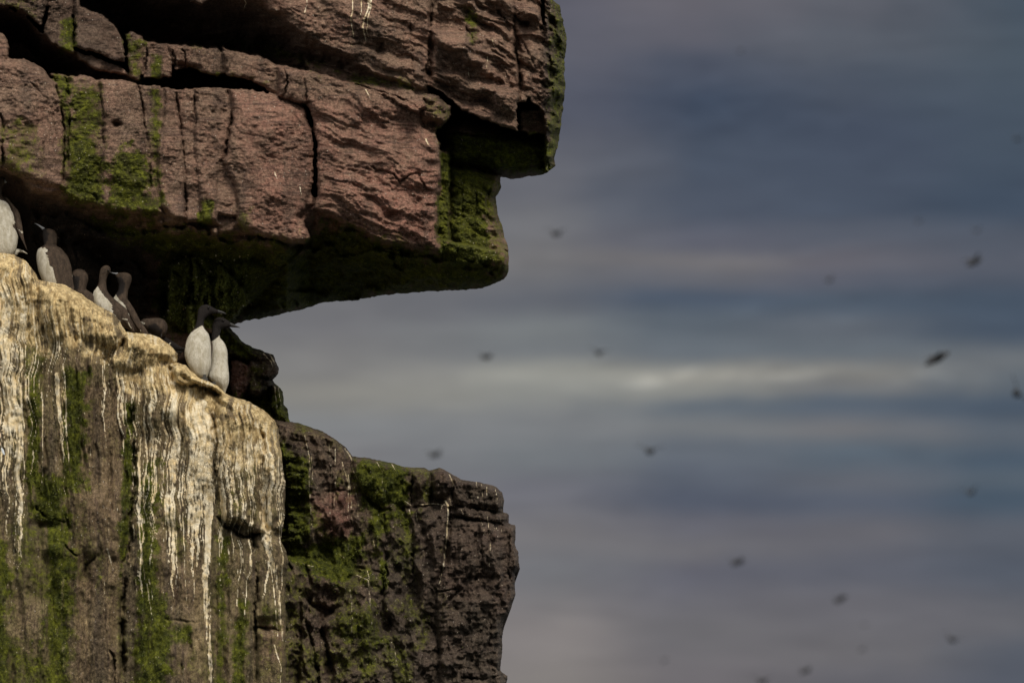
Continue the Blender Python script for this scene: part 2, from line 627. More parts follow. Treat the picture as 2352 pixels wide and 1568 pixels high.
def rock_material(name, grey, red, dip=20, grain=1.0, upright=False):
    m, g, b = new_mat(name)
    tc = g.n('ShaderNodeTexCoord')
    P = tc.outputs['Object']
    a1 = g.n('ShaderNodeAttribute', attribute_name='cover')
    a2 = g.n('ShaderNodeAttribute', attribute_name='stain_shade')
    s1 = g.n('ShaderNodeSeparateColor')
    g.link(a1.outputs['Color'], s1.inputs[0])
    s2 = g.n('ShaderNodeSeparateColor')
    g.link(a2.outputs['Color'], s2.inputs[0])
    moss, guano, redm = s1.outputs
    ochre, dark, pat = s2.outputs
    nL = g.noise(P, 4.0, 5, 0.6)
    nM = g.noise(P, 22.0, 5, 0.65)
    nF = g.noise(P, 62.0, 5, 0.82)
    nX = g.noise(P, 230.0, 3, 0.7)
    rr = g.math('ADD', redm, g.math('MULTIPLY', g.math('SUBTRACT', nL, 0.5), 1.3), clamp=True)
    base = g.mix(rr, grey, red)
    base = g.mix(g.smooth(nM, 0.35, 0.7, 0.0, 0.45), base, (0.19, 0.135, 0.095))
    # bedding lines, slightly dipping to the right
    st = g.noise(g.mapping(P, (60.0, 8.0, 9.0)) if upright else g.mapping(P, (5.0, 5.0, 60.0), (0, math.radians(dip), 0)), 1.0, 5, 0.65)
    base = g.mix(g.smooth(st, 0.54, 0.34, 0.0, 0.6), base, (0.055, 0.035, 0.03))
    base = g.mix(g.math('MULTIPLY', dark, 0.85), base, (0.030, 0.026, 0.022))  # dark mask: real stains, plus shade painted under beds and in recesses
    # moss
    mf = g.math('ADD', moss, g.math('ADD', g.math('MULTIPLY', g.math('SUBTRACT', nM, 0.5), 1.1), g.math('MULTIPLY', g.math('SUBTRACT', nF, 0.5), 0.9)))
    mf = g.smooth(mf, 0.16, 0.78)
    mf = g.math('MULTIPLY', mf, g.smooth(moss, 0.02, 0.25))
    mossc = g.mix(g.smooth(nM, 0.35, 0.68), (0.022, 0.030, 0.003), (0.088, 0.098, 0.006))
    mossc = g.mix(g.smooth(nF, 0.62, 0.8), mossc, (0.17, 0.17, 0.03))
    base = g.mix(g.math('MULTIPLY', mf, 0.9), base, mossc)
    # ochre crust
    of = g.math('ADD', ochre, g.math('MULTIPLY', g.math('SUBTRACT', nM, 0.5), 0.7))
    of = g.smooth(of, 0.3, 0.75)
    oc = g.mix(g.smooth(g.noise(g.mapping(P, (30, 30, 12)), 1.0, 5, 0.65), 0.35, 0.65), (0.27, 0.19, 0.09), (0.64, 0.50, 0.27))
    oc = g.mix(g.smooth(g.math('ADD', pat, g.math('MULTIPLY', nF, 0.3)), 0.62, 0.25, 0.0, 0.85), oc, (0.115, 0.088, 0.058))
    oc = g.mix(g.smooth(pat, 0.62, 0.85, 0.0, 0.7), oc, (0.64, 0.56, 0.40))
    oc = g.mix(g.smooth(g.noise(g.mapping(P, (150, 150, 60)), 1.0, 2, 0.5), 0.60, 0.70, 0, 0.75), oc, (0.10, 0.075, 0.04))
    base = g.mix(g.math('MULTIPLY', of, g.smooth(ochre, 0.02, 0.2)), base, oc)
    # droppings
    gf = g.smooth(g.math('ADD', guano, g.math('MULTIPLY', g.math('SUBTRACT', nF, 0.5), 0.35)), 0.25, 0.65)
    gf = g.math('MULTIPLY', gf, g.smooth(guano, 0.03, 0.2))
    gc = g.mix(g.smooth(nM, 0.35, 0.65), (0.72, 0.65, 0.50), (0.64, 0.51, 0.30))
    base = g.mix(g.math('MULTIPLY', gf, 0.92), base, gc)
    # grain and pale crumbs
    nR = g.smooth(g.noise(g.mapping(P, (1.6, 1.6, 2.6)), 1.0, 3, 0.5), 0.38, 0.62)
    gr = g.math('MULTIPLY', g.smooth(nF, 0.33, 0.67, 0.28, 1.9), g.smooth(nX, 0.32, 0.68, 0.55, 1.5))
    base = g.mix(g.math('SUBTRACT', g.math('MULTIPLY_ADD', nR, 0.35, 0.55), g.math('MULTIPLY', g.math('MAXIMUM', gf, of), 0.42)), base, g.comb(gr, gr, gr), 'MULTIPLY')
    vo = g.n('ShaderNodeTexVoronoi')
    vo.inputs['Scale'].default_value = 52
    g.link(g.mapping(P, (1.5, 1.0, 1.0), (0, 0.5, 0)), vo.inputs['Vector'])
    sp = g.smooth(vo.outputs['Distance'], 0.26, 0.12)
    sel = g.n('ShaderNodeSeparateColor')
    g.link(vo.outputs['Color'], sel.inputs[0])
    sp = g.math('MULTIPLY', sp, g.smooth(sel.outputs[0], 0.78, 0.95, 0.0, 0.85))
    st_ = st
    sp = g.math('MULTIPLY', sp, g.smooth(nL, 0.35, 0.6, 0.35, 1.0))
    base = g.mix(sp, base, (0.50, 0.44, 0.36))
    g.link(base, b.inputs['Base Color'])
    b.inputs['Roughness'].default_value = 0.88
    b.inputs['Specular IOR Level'].default_value = 0.12
    h = g.math('ADD', g.math('MULTIPLY', nF, 1.0), g.math('MULTIPLY', nX, 0.4))
    h = g.math('ADD', h, g.math('MULTIPLY', nM, 0.30))
    h = g.math('ADD', h, g.math('MULTIPLY', st, 1.1))
    bu = g.n('ShaderNodeBump')
    g.link(g.math('MULTIPLY_ADD', nR, 0.75, 0.3), bu.inputs['Strength'])
    bu.inputs['Distance'].default_value = 0.009
    g.link(h, bu.inputs['Height'])
    g.link(bu.outputs[0], b.inputs['Normal'])
    return m


MAT_ROCK = rock_material('sandstone', (0.132, 0.092, 0.064), (0.200, 0.100, 0.074))
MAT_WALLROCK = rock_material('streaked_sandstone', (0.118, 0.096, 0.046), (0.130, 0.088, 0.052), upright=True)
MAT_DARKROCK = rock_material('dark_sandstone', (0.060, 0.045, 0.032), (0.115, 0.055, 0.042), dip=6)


def feather_material():
    m, g, b = new_mat('plumage')
    tc = g.n('ShaderNodeTexCoord')
    P = tc.outputs['Object']
    at = g.n('ShaderNodeAttribute', attribute_name='white')
    at2 = g.n('ShaderNodeAttribute', attribute_name='black')
    n1 = g.noise(g.mapping(P, (48, 48, 16)), 1.0, 5, 0.65)
    n2 = g.noise(g.mapping(P, (240, 240, 60), (0, 0.4, 0)), 1.0, 3, 0.6)
    brown = g.mix(g.smooth(n1, 0.3, 0.7), (0.033, 0.023, 0.016), (0.090, 0.063, 0.044))
    brown = g.mix(g.smooth(n2, 0.45, 0.7, 0, 0.7), brown, (0.035, 0.025, 0.02))
    brown = g.mix(at2.outputs['Fac'], brown, (0.014, 0.011, 0.010))
    white = g.mix(g.smooth(n1, 0.35, 0.65), (0.60, 0.565, 0.48), (0.42, 0.38, 0.29))
    white = g.mix(g.smooth(n2, 0.5, 0.75, 0, 0.6), white, (0.36, 0.32, 0.25))
    f = g.smooth(g.math('ADD', at.outputs['Fac'], g.math('MULTIPLY', g.math('SUBTRACT', n2, 0.5), 0.5)), 0.4, 0.6)
    g.link(g.mix(f, brown, white), b.inputs['Base Color'])
    b.inputs['Roughness'].default_value = 0.75
    b.inputs['Specular IOR Level'].default_value = 0.2
    bu = g.n('ShaderNodeBump')
    bu.inputs['Strength'].default_value = 0.9
    bu.inputs['Distance'].default_value = 0.008
    g.link(g.math('ADD', n1, n2), bu.inputs['Height'])
    g.link(bu.outputs[0], b.inputs['Normal'])
    return m


def plain(name, c, rough=0.5, sc=80, var=0.3):
    m, g, b = new_mat(name)
    tc = g.n('ShaderNodeTexCoord')
    n = g.noise(tc.outputs['Object'], sc, 3, 0.5)
    c2 = tuple(v * (1 - var) for v in c)
    g.link(g.mix(n, c, c2), b.inputs['Base Color'])
    b.inputs['Roughness'].default_value = rough
    return m


def leaf_material():
    m, g, b = new_mat('moss_leaves')
    tc = g.n('ShaderNodeTexCoord')
    n = g.noise(tc.outputs['Object'], 16.0, 4, 0.6)
    n2 = g.noise(tc.outputs['Object'], 120.0, 2, 0.6)
    c = g.mix(g.smooth(n, 0.35, 0.65), (0.035, 0.046, 0.004), (0.11, 0.12, 0.008))
    c = g.mix(g.smooth(n2, 0.6, 0.7), c, (0.19, 0.19, 0.05))
    g.link(c, b.inputs['Base Color'])
    b.inputs['Roughness'].default_value = 0.8
    return m


MAT_MOSS = leaf_material()
MAT_LEAFY = plain('leafy_green', (0.16, 0.185, 0.02), 0.7, 30, 0.8)
MAT_BIRD = feather_material()
MAT_BILL = plain('bill_horn', (0.015, 0.014, 0.014), 0.6)
MAT_BILLGLINT = plain('bill_horn_glint', (0.30, 0.31, 0.33), 0.25)  # bill horn with a bright glint put into its base colour
MAT_EYE = plain('eye_gloss', (0.006, 0.005, 0.005), 0.08)
MAT_FOOT = plain('webbed_skin', (0.03, 0.028, 0.024), 0.6)
MAT_FLY = plain('dark_plumage', (0.012, 0.012, 0.014), 0.8)
MAT_FEATHER = plain('white_feather', (0.62, 0.66, 0.70), 0.7)

# ------------------------------------------------------------------ sea far below, mostly out of view
def make_sea():
    m, g, b = new_mat('sea_water')
    tc = g.n('ShaderNodeTexCoord')
    n = g.noise(tc.outputs['Object'], 0.35, 6, 0.6)
    g.link(g.mix(n, (0.02, 0.03, 0.034), (0.035, 0.05, 0.052)), b.inputs['Base Color'])
    b.inputs['Roughness'].default_value = 0.7
    b.inputs['Specular IOR Level'].default_value = 0.15
    bu = g.n('ShaderNodeBump')
    bu.inputs['Strength'].default_value = 0.8
    bu.inputs['Distance'].default_value = 0.5
    g.link(n, bu.inputs['Height'])
    g.link(bu.outputs[0], b.inputs['Normal'])
    me = bpy.data.meshes.new('sea')
    s = 12000
    n = 40
    vs, fs = [], []
    for j in range(n + 1):
        for i in range(n + 1):
            x = (2 * i / n - 1)
            y = (2 * j / n - 1)
            x = s * x * abs(x)
            y = s * y * abs(y)
            vs.append((x, y, 0.15 * math.sin(x * 0.7 + y * 0.4)))
    for j in range(n):
        for i in range(n):
            a = j * (n + 1) + i
            fs.append((a, a + 1, a + n + 2, a + n + 1))
    me.from_pydata(vs, [], fs)
    me.materials.append(m)
    o = bpy.data.objects.new('sea', me)
    C.objects.link(o)
    tag(o, 'dark sea far below the cliff, out of the frame', 'sea', kind='structure')


make_sea()

# ------------------------------------------------------------------ cliff: the overhanging beds at the top
def make_overhang():
    out = [(-3000, -3000), (900, -3000), (1180, -700), (1225, -160), (1258, -12), (1284, 14), (1294, 42), (1297, 72), (1304, 90), (1297, 135), (1298, 200), (1291, 270), (1283, 330),
           (1274, 362), (1276, 380), (1256, 397), (1222, 404), (1180, 411), (1150, 407), (1151, 432), (1140, 452), (1143, 492), (1157, 530), (1168, 572),
           (1169, 622), (1158, 642), (1128, 656), (1090, 664), (1010, 668), (900, 675), (800, 690), (752, 692), (690, 712), (620, 727), (560, 738), (520, 752), (470, 800),
           (380, 860), (200, 900), (-3000, 900)]
    r = Relief(out, (-24, 1330), (-24, 860), (-3000, -3000), (1500, 900), jag=2.4, seed=3)
    X, Y, WX, WY = r.X, r.Y, r.WX, r.WY
    r.e = np.full(X.shape, 1.9)
    CG = 0.0078
    # underside of the thick bed
    CGX = np.interp(WX, [0, 70], [0.04, CG])
    lip = np.interp(WX, [-400, 0, 140, 300, 400, 560, 660, 690, 712, 740, 800, 1010, 1170], [370, 385, 445, 490, 505, 535, 548, 496, 478, 482, 502, 580, 610])
    ceil = -0.22 + (WY - lip) * CGX
    ceil = ceil + fbm(WX, WY, 90, 21, 4) * 0.16 + fbm(*rotc(WX * 0.25, WY, 6), 22, 22, 4) * 0.07
    # overlapping thin layers seen from below
    lay = np.abs(((WY - WX * 0.06 + fbm(WX, WY, 120, 23, 3) * 50) / 34) % 1 - 0.5)
    ceil = ceil + lay * 0.10
    ceil = ceil + 0.05 * np.sign(np.sin((WY * 1.0 - WX * 0.12 + fbm(WX, WY, 80, 24, 3) * 60) / 17.0))
    r.e = np.where(WY > lip - 30, np.minimum(r.e, np.clip(ceil, -0.2, 1.75)), r.e)
    # hanging block in the underside, left of the two standing birds
    r.block([(392, 606), (436, 588), (446, 640), (452, 704), (424, 764), (380, 740), (388, 670)], 0.42, 0.0015, 0.001, 7, 0.08)
    r.block([(440, 592), (478, 584), (508, 612), (502, 660), (512, 700), (452, 712), (446, 650)], 0.30, 0.0022, 0.0, 7, 0.08)
    r.block([(500, 606), (520, 622), (556, 664), (574, 692), (548, 716), (506, 712), (496, 660)], 0.26, 0.0030, 0.001, 7, 0.08)
    r.block([(430, 700), (505, 690), (552, 716), (520, 745), (500, 770), (430, 770)], 0.36, 0.0018, 0.002, 8, 0.10)
    r.block([(500, 600), (560, 590), (640, 600), (700, 560), (720, 575), (660, 640), (560, 700), (530, 650)], 0.34, 0.001, 0.005, 30, 0.3)
    # brown rocks behind the upper birds
    r.block([(150, 590), (160, 565), (188, 560), (215, 590), (245, 620), (250, 660), (180, 660)], 0.45, 0.003, 0.001, 30, 0.3)
    r.block([(60, 520), (120, 560), (160, 600), (170, 660), (60, 640)], 1.1, 0.002, 0.004, 26, 0.25)
    r.block([(330, 600), (385, 600), (385, 760), (300, 760), (290, 690)], 1.25, 0.0, 0.0, 26, 0.25)
    r.block([(330, 720), (430, 735), (480, 760), (480, 850), (380, 850), (330, 800)], 0.62, 0.0, 0.0, 16, 0.2)
    # ceilings above the middle bed and above the thick bed on the left
    lip3 = np.interp(WX, [-600, 110, 560, 620, 700, 760, 860, 970], [-330, -150, -8, 15, 78, 102, 165, 195])
    c3 = -0.40 + (WY - lip3) * 0.0082 + fbm(WX, WY, 70, 25, 4) * 0.12
    sel = (WY < 210) & (WX < 985)
    r.e = np.where(sel, np.minimum(r.e, np.clip(c3, -0.4, 1.2)), r.e)
    sel2 = (WY < 235) & (WX < 330) & (WY > 8)
    r.e = np.where(sel2, np.maximum(r.e, 0.0), r.e)
    lipL = np.interp(WX, [-300, 0, 60, 98, 170, 300, 330], [-30, 17, 34, 80, 122, 178, 180])
    cL = -0.05 + (WY - lipL) * 0.012
    r.e = np.where((WY < 230) & (WX < 330) & (WY > lipL - 4), np.clip(cL, -0.05, 0.8), r.e)

    # thick bed: a row of upright blocks
    def blk(p, e, gx=0.0, R=16, amt=0.10, gy=0.0):
        r.block(p, e, gx, gy, R * 0.8, amt * 0.75)
    blk([(-900, 140), (0, 170), (130, 190), (520, 215), (690, 260), (720, 470), (560, 500), (380, 480), (140, 430), (0, 380), (-900, 340)], -0.27, 0, 10, 0.05)
    blk([(1165, -600), (1210, -300), (1212, 236), (1180, 240), (1160, 100)], -0.22, 0, 10, 0.05)
    blk([(-900, -60), (-40, 60), (8, 74), (21, 92), (22, 118), (14, 150), (4, 168), (-900, 120)], -0.28)
    blk([(-900, 110), (-10, 128), (20, 132), (60, 134), (95, 152), (124, 184), (136, 210), (146, 260), (150, 300), (148, 360), (142, 440), (100, 432), (50, 412), (0, 394), (-900, 360)], -0.34, 0.0004, 34, 0.22)
    blk([(112, 166), (150, 172), (166, 180), (170, 250), (160, 300), (160, 450), (140, 444), (150, 300), (143, 215)], -0.16, 0, 12, 0.10)
    blk([(158, 176), (200, 172), (232, 184), (236, 250), (236, 330), (226, 400), (224, 470), (180, 462), (150, 446), (152, 300), (166, 240)], -0.26, 0.0002, 16, 0.08)
    blk([(226, 182), (259, 184), (314, 188), (326, 215), (334, 300), (346, 400), (352, 440), (376, 490), (330, 492), (270, 486), (222, 470), (228, 400), (238, 330)], -0.30, 0.0003, 18, 0.09)
    blk([(318, 190), (369, 196), (384, 215), (366, 260), (372, 300), (366, 360), (382, 430), (380, 488), (354, 460), (336, 300), (328, 215)], -0.27, -0.0003, 14, 0.08)
    blk([(374, 200), (402, 202), (410, 260), (422, 310), (424, 400), (430, 505), (400, 500), (370, 470), (362, 400), (362, 330), (380, 260)], -0.31, 0.0003, 14, 0.08)
    blk([(398, 204), (446, 202), (452, 230), (444, 280), (452, 330), (458, 440), (470, 512), (430, 512), (424, 440), (420, 310), (408, 260)], -0.28, 0.0005, 14, 0.07)
    blk([(440, 200), (486, 198), (527, 200), (534, 232), (528, 290), (522, 350), (512, 372), (504, 440), (500, 508), (462, 512), (452, 400), (444, 290), (450, 232)], -0.30, 0.0006, 18, 0.11)
    blk([(510, 380), (536, 362), (560, 440), (550, 505), (530, 540), (504, 524), (502, 440)], -0.16, 0, 14, 0.1)
    blk([(524, 201), (605, 208), (680, 236), (700, 246), (720, 300), (722, 350), (722, 420), (700, 482), (690, 495), (706, 522), (716, 548), (700, 560), (650, 556), (600, 541), (560, 530), (545, 500), (540, 430), (512, 376), (522, 330), (534, 250)], -0.33, 0.0002, 20, 0.13)
    blk([(636, 150), (720, 166), (806, 190), (891, 219), (942, 237), (966, 262), (972, 292), (1000, 302), (1012, 330), (1014, 400), (1006, 450), (1008, 500), (1004, 545), (1014, 578), (985, 578), (950, 568), (900, 552),
         (850, 530), (800, 507), (740, 490), (722, 480), (726, 400), (724, 330), (716, 270), (700, 243), (640, 224)], -0.36, 0.00008, 24, 0.14)
    blk([(738, 440), (900, 520), (1006, 560), (1016, 580), (985, 584), (880, 552), (790, 512), (740, 496)], -0.30, 0, 12, 0.12)
    # middle bed
    blk([(-40, -200), (30, -80), (100, -60), (112, 0), (100, 60), (92, 62), (60, 30), (30, 20), (-700, 0)], -0.22, 0, 14, 0.1)
    blk([(112, -160), (168, -60), (170, 60), (171, 128), (140, 112), (118, 100), (97, 80), (108, 40)], -0.14, 0.0, 10, 0.06)
    blk([(166, -100), (188, 12), (236, 34), (268, 62), (284, 96), (290, 146), (270, 144), (228, 128), (168, 108), (170, 40)], -0.18, 0.0002, 16, 0.09)
    blk([(170, 112), (228, 132), (276, 150), (300, 168), (300, 180), (262, 172), (212, 158), (180, 140)], -0.10, 0, 10, 0.07)
    blk([(284, 80), (300, 72), (324, 82), (334, 96), (338, 150), (322, 184), (300, 180), (292, 150), (288, 110)], -0.16, 0, 12, 0.08)
    blk([(330, 92), (380, 100), (396, 130), (398, 178), (386, 180), (366, 184), (330, 180), (326, 140)], -0.18, 0, 12, 0.07)
    blk([(378, 100), (440, 104), (500, 112), (516, 124), (520, 170), (500, 178), (480, 176), (440, 160), (400, 166), (394, 130)], -0.20, 0, 12, 0.08)
    blk([(508, 110), (600, 128), (654, 150), (668, 190), (664, 232), (640, 226), (600, 200), (560, 184), (516, 176)], -0.26, 0.0003, 18, 0.14)
    blk([(648, 146), (700, 160), (726, 190), (724, 236), (700, 244), (660, 236), (654, 200)], -0.28, 0.0003, 14, 0.12)
    # sloping top of the middle bed on the right
    blk([(700, 140), (800, 164), (880, 186), (945, 205), (980, 240), (960, 262), (890, 224), (800, 194), (712, 168)], -0.30, 0.0, 12, 0.06, gy=-0.004)
    # upper bed
    blk([(600, -1600), (1000, -1600), (1000, 0), (992, 120), (986, 190), (960, 200), (930, 184), (860, 166), (800, 128), (760, 102), (705, 82), (660, 48), (640, 30), (600, 10), (560, -4), (520, -200)], -0.42, 0.0002, 26, 0.16)
    blk([(-3000, -3000), (700, -3000), (700, -140), (560, -60), (300, -110), (100, -200), (-3000, -600)], -0.42, 0, 30, 0.16)
    blk([(600, -40), (650, -40), (652, 10), (642, 30), (618, 26), (604, 8)], -0.46, 0, 14, 0.1)
    blk([(432, -60), (486, -60), (480, 4), (460, 14), (436, 6)], -0.40, 0, 12, 0.1)
    blk([(990, -1600), (1180, -800), (1185, 0), (1178, 60), (1186, 120), (1192, 190), (1190, 250), (1194, 304), (1150, 292), (1110, 276), (1072, 262), (1048, 246), (1040, 232), (1010, 214), (984, 196), (992, 120)], -0.36, 0.0002, 18, 0.13)
    blk([(1178, -1600), (1240, -200), (1244, 0), (1250, 60), (1262, 120), (1262, 200), (1268, 236), (1252, 262), (1224, 238), (1196, 216), (1194, 120), (1180, 60)], -0.22, 0.0016, 14, 0.12)
    blk([(1194, 250), (1252, 250), (1252, 306), (1212, 308), (1194, 300)], 0.05, 0.0003, 8, 0.06)
    blk([(1236, -2000), (1340, -600), (1340, 20), (1320, 200), (1300, 380), (1250, 420), (1250, 60)], -0.02, 0.008, 10, 0.12, gy=0.0004)
    # nub
    blk([(944, 202), (975, 206), (1010, 220), (1040, 244), (1038, 270), (1018, 290), (1000, 302), (972, 292), (962, 262), (950, 236)], -0.33, 0.0, 20, 0.16)
    # green under-block at right
    r.block([(1008, 296), (1060, 268), (1190, 306), (1252, 308), (1280, 330), (1280, 384), (1250, 402), (1150, 412), (1090, 398), (1030, 392), (1010, 350)], 0.18, 0.0004, 0.0012, 46, 0.55)
    r.block([(1010, 340), (1032, 352), (1034, 580), (1000, 590), (1000, 400)], -0.02, 0.0, 0.0, 8, 0.08)
    # green block with its lit face
    r.block([(1030, 385), (1090, 392), (1150, 404), (1154, 430), (1142, 455), (1144, 490), (1158, 530), (1172, 570), (1172, 640), (1120, 640), (1010, 612), (1010, 575), (1032, 560)], 0.10, 0.0006, 0.0, 34, 0.25)
    r.blur(1)

    # cracks and bedding joints
    for pts, w, dp in [
        ([(700, 242), (712, 262), (720, 300), (723, 350), (723, 405), (730, 450), (728, 490)], 3.6, 0.11),
        ([(640, 226), (690, 240), (740, 232)], 3, 0.10),
        ([(649, 144), (662, 190), (652, 226)], 2.5, 0.10),
        ([(696, 168), (704, 200), (700, 232)], 2.5, 0.07),
        ([(726, 166), (800, 188), (891, 219), (942, 237), (975, 258)], 2.4, 0.10),
        ([(311, 190), (324, 215), (334, 300), (346, 360), (344, 420), (352, 450)], 3, 0.09),
        ([(229, 182), (236, 250), (238, 320), (228, 400)], 2.2, 0.06),
        ([(404, 214), (414, 290), (424, 360), (426, 440), (428, 500)], 2.4, 0.09),
        ([(448, 215), (452, 270), (446, 290)], 3, 0.08),
        ([(527, 203), (534, 250), (526, 310), (518, 360), (502, 372)], 4, 0.13),
        ([(150, 180), (160, 240), (158, 300), (154, 380)], 4, 0.12),
        ([(125, 190), (140, 240), (146, 300), (147, 420)], 3, 0.12),
        ([(0, 260), (8, 300), (4, 400)], 4, 0.15),
        ([(92, 260), (100, 330), (92, 400)], 2.2, 0.04),
        ([(62, 180), (118, 240), (130, 330)], 2.0, 0.03),
        ([(168, 0), (170, 60), (168, 110)], 3, 0.12),
        ([(282, 96), (290, 130), (290, 160)], 3.5, 0.14),
        ([(335, 96), (338, 140), (330, 180)], 2.6, 0.09),
        ([(396, 118), (404, 150), (402, 186)], 2.4, 0.07),
        ([(420, 112), (432, 160), (440, 190)], 2.4, 0.07),
        ([(516, 128), (520, 176)], 2.4, 0.08),
        ([(470, 110), (520, 118), (600, 128)], 1.8, 0.05),
        ([(993, 0), (990, 70), (985, 140), (978, 192)], 3, 0.12),
        ([(940, 40), (944, 110), (950, 170)], 2.4, 0.05),
        ([(1180, 96), (1190, 140), (1196, 190), (1190, 240), (1196, 300)], 4.5, 0.18),
        ([(1140, 20), (1180, 70), (1212, 120), (1250, 190)], 3.0, 0.08),
        ([(1180, 30), (1200, 60), (1240, 84)], 5, 0.12),
        ([(1250, 20), (1240, 60), (1262, 120), (1262, 170), (1270, 230)], 3.5, 0.10),
        ([(1070, 60), (1090, 110), (1080, 150)], 3, 0.06),
        ([(900, 400), (920, 420), (940, 408), (960, 398)], 4, 0.07),
        ([(960, 398), (975, 430), (1005, 440)], 3, 0.05),
        ([(850, 384), (900, 402)], 2.4, 0.05),
        ([(1090, 400), (1095, 470), (1085, 560)], 4, 0.08),
        ([(1060, 400), (1064, 500), (1050, 590)], 3, 0.05),
        ([(1125, 430), (1120, 500), (1140, 560)], 3.5, 0.06),
        ([(1000, 588), (940, 590), (880, 574)], 3.5, 0.12),
        ([(640, 620), (660, 600), (700, 570)], 5, 0.15),
        ([(640, 705), (700, 706), (740, 700)], 3, 0.06),
        ([(395, 620), (440, 650), (430, 720)], 6, 0.18),
        ([(450, 600), (490, 660), (480, 730)], 6, 0.16),
        ([(172, 565), (178, 600), (176, 640)], 4, 0.1),
        ([(1250, 310), (1252, 360), (1262, 392)], 4, 0.14),
        ([(1010, 302), (1090, 312), (1190, 312)], 3.5, 0.12),
    ]:
        r.crack(pts, w, dp)
    for b in [(60, 250, 40, 80, 0.05), (190, 380, 26, 60, 0.05), (290, 380, 30, 50, 0.05), (600, 300, 50, 60, 0.06), (620, 440, 40, 40, 0.05),
              (860, 250, 90, 30, 0.06, 18), (900, 350, 80, 30, 0.05, 20), (810, 440, 60, 26, 0.05, 20), (760, 180, 60, 10, 0.05, 14), (965, 380, 25, 60, 0.04),
              (860, 60, 60, 30, 0.08, 30), (800, 40, 30, 60, 0.07), (890, 140, 40, 14, 0.08, 20), (1060, 40, 60, 20, 0.09, 25), (1040, 110, 50, 14, 0.09, 28),
              (1110, 150, 40, 14, 0.10, 35), (1090, 210, 30, 16, 0.09, 10), (1140, 90, 26, 20, 0.09, 30), (1150, 230, 20, 30, 0.07), (1220, 140, 16, 40, 0.08), (1215, 30, 24, 14, 0.08),
              (1280, 60, 10, 20, 0.12), (1275, 150, 10, 14, 0.12), (1270, 210, 8, 12, 0.10), (1262, 290, 8, 20, 0.1), (1110, 520, 20, 50, 0.06), (1150, 590, 18, 30, 0.08)]:
        r.bulge(*b)
    # hollows
    for b in [(266, 286, 9, 7, -0.10), (1205, 55, 14, 9, -0.12), (985, 168, 9, 7, -0.14), (875, 110, 9, 16, -0.07), (1105, 130, 16, 8, -0.06, 30), (1010, 70, 20, 10, -0.05, 30),
              (430, 156, 26, 9, -0.12, 15), (990, 285, 14, 8, -0.12), (1150, 190, 14, 8, -0.08)]:
        r.bulge(*b)
    # weathering: dipping ribs, stronger to the right
    u, v = rotc(WX, WY, 22)
    right = sst(X, 690, 800) * sst(Y, 600, 540)
    u, v = u + fbm(X, Y, 110, 171, 2) * 40, v + fbm(X, Y, 120, 173, 2) * 26
    r.add(-(fbm(u * 0.16, v, 34, 71, 3, 0.55)) * (0.012 + 0.062 * right) * np.where(r.e < 0.3, 1, 0.6))
    lowr = right * sst(Y, 380, 470)
    r.add(-(ridge(u * 0.5, v, 26, 73, 3) - 0.5) * 0.035 * lowr)
    top = sst(Y, 300, 200) * sst(X, 960, 1010)
    u2, v2 = rotc(WX + fbm(X, Y, 100, 175, 2) * 36, WY + fbm(X, Y, 90, 177, 2) * 30, 30)
    r.add(-fbm(u2 * 0.32, v2, 52, 75, 4, 0.5) * 0.22 * top)
    r.add(-fbm(u * 0.22, v, 13, 181, 4, 0.6) * 0.015 * sst(Y, 640, 560) * (0.4 + 0.6 * sst(X, 380, 720)))
    r.add(-(ridge(X, Y, 36, 77, 4) - 0.5) * 0.12 * sst(X, 1225, 1260) * sst(Y, 420, 380))
    rough = 0.25 + 1.3 * sst(fbm(X, Y, 150, 89, 3), -0.25, 0.3)
    r.add(fbm(X, Y, 80, 81, 3) * 0.05 + rough * (fbm(X, Y, 24, 83, 3) * 0.016 + fbm(X, Y, 8, 85, 3) * 0.006))
    r.add(-(ridge(*rotc(X * 0.4, Y, 28), 9, 87, 2) - 0.5) * 0.006 * rough)
    clump = np.exp(-((X - 480) / 80) ** 2 - ((Y - 670) / 70) ** 2)
    r.add(-(ridge(*rotc(X, Y * 0.6, -40), 26, 187, 4) - 0.5) * 0.22 * clump)

    # colours
    Z = r.zone
    r.m['red'] += 0.35
    Z('red', [(520, 205), (1012, 230), (1012, 580), (560, 540)], 0.75, 40, 30, 80)
    Z('red', [(380, 210), (520, 205), (520, 500), (400, 500)], 0.4, 40, 30, 80)
    Z('red', [(830, 370), (1008, 370), (1008, 580), (850, 540)], 1.0, 30, 30, 50)
    Z('moss', [(158, 200), (228, 190), (236, 300), (232, 480), (150, 460), (150, 300)], 0.72, 16, 26, 40)
    Z('moss', [(152, 300), (226, 320), (236, 470), (150, 452)], 0.95, 14, 16, 30)
    Z('moss', [(230, 380), (300, 330), (340, 350), (350, 440), (390, 500), (250, 490)], 0.8, 16, 34, 30)
    Z('moss', [(120, 168), (168, 176), (166, 300), (152, 300)], 0.75, 8, 12)
    Z('moss', [(345, 200), (372, 200), (366, 350), (380, 470), (352, 430), (348, 300)], 0.7, 8, 14)
    Z('moss', [(0, 270), (92, 280), (92, 400), (0, 400)], 0.5, 14, 36)
    Z('moss', [(145, 50), (172, 40), (172, 128), (140, 120)], 0.8, 8, 12)
    Z('moss', [(286, 76), (334, 90), (326, 190), (296, 170)], 0.62, 8, 14)
    Z('moss', [(345, 130), (372, 130), (374, 190), (345, 190)], 0.75, 6, 10)
    Z('moss', [(440, 100), (640, 130), (740, 165), (740, 140), (600, 90)], 0.5, 12, 20)
    Z('moss', [(400, 170), (620, 190), (560, 178), (440, 160)], 0.6, 8, 14)
    Z('moss', [(462, 470), (480, 450), (492, 460), (490, 520), (455, 520)], 0.95, 6, 10)
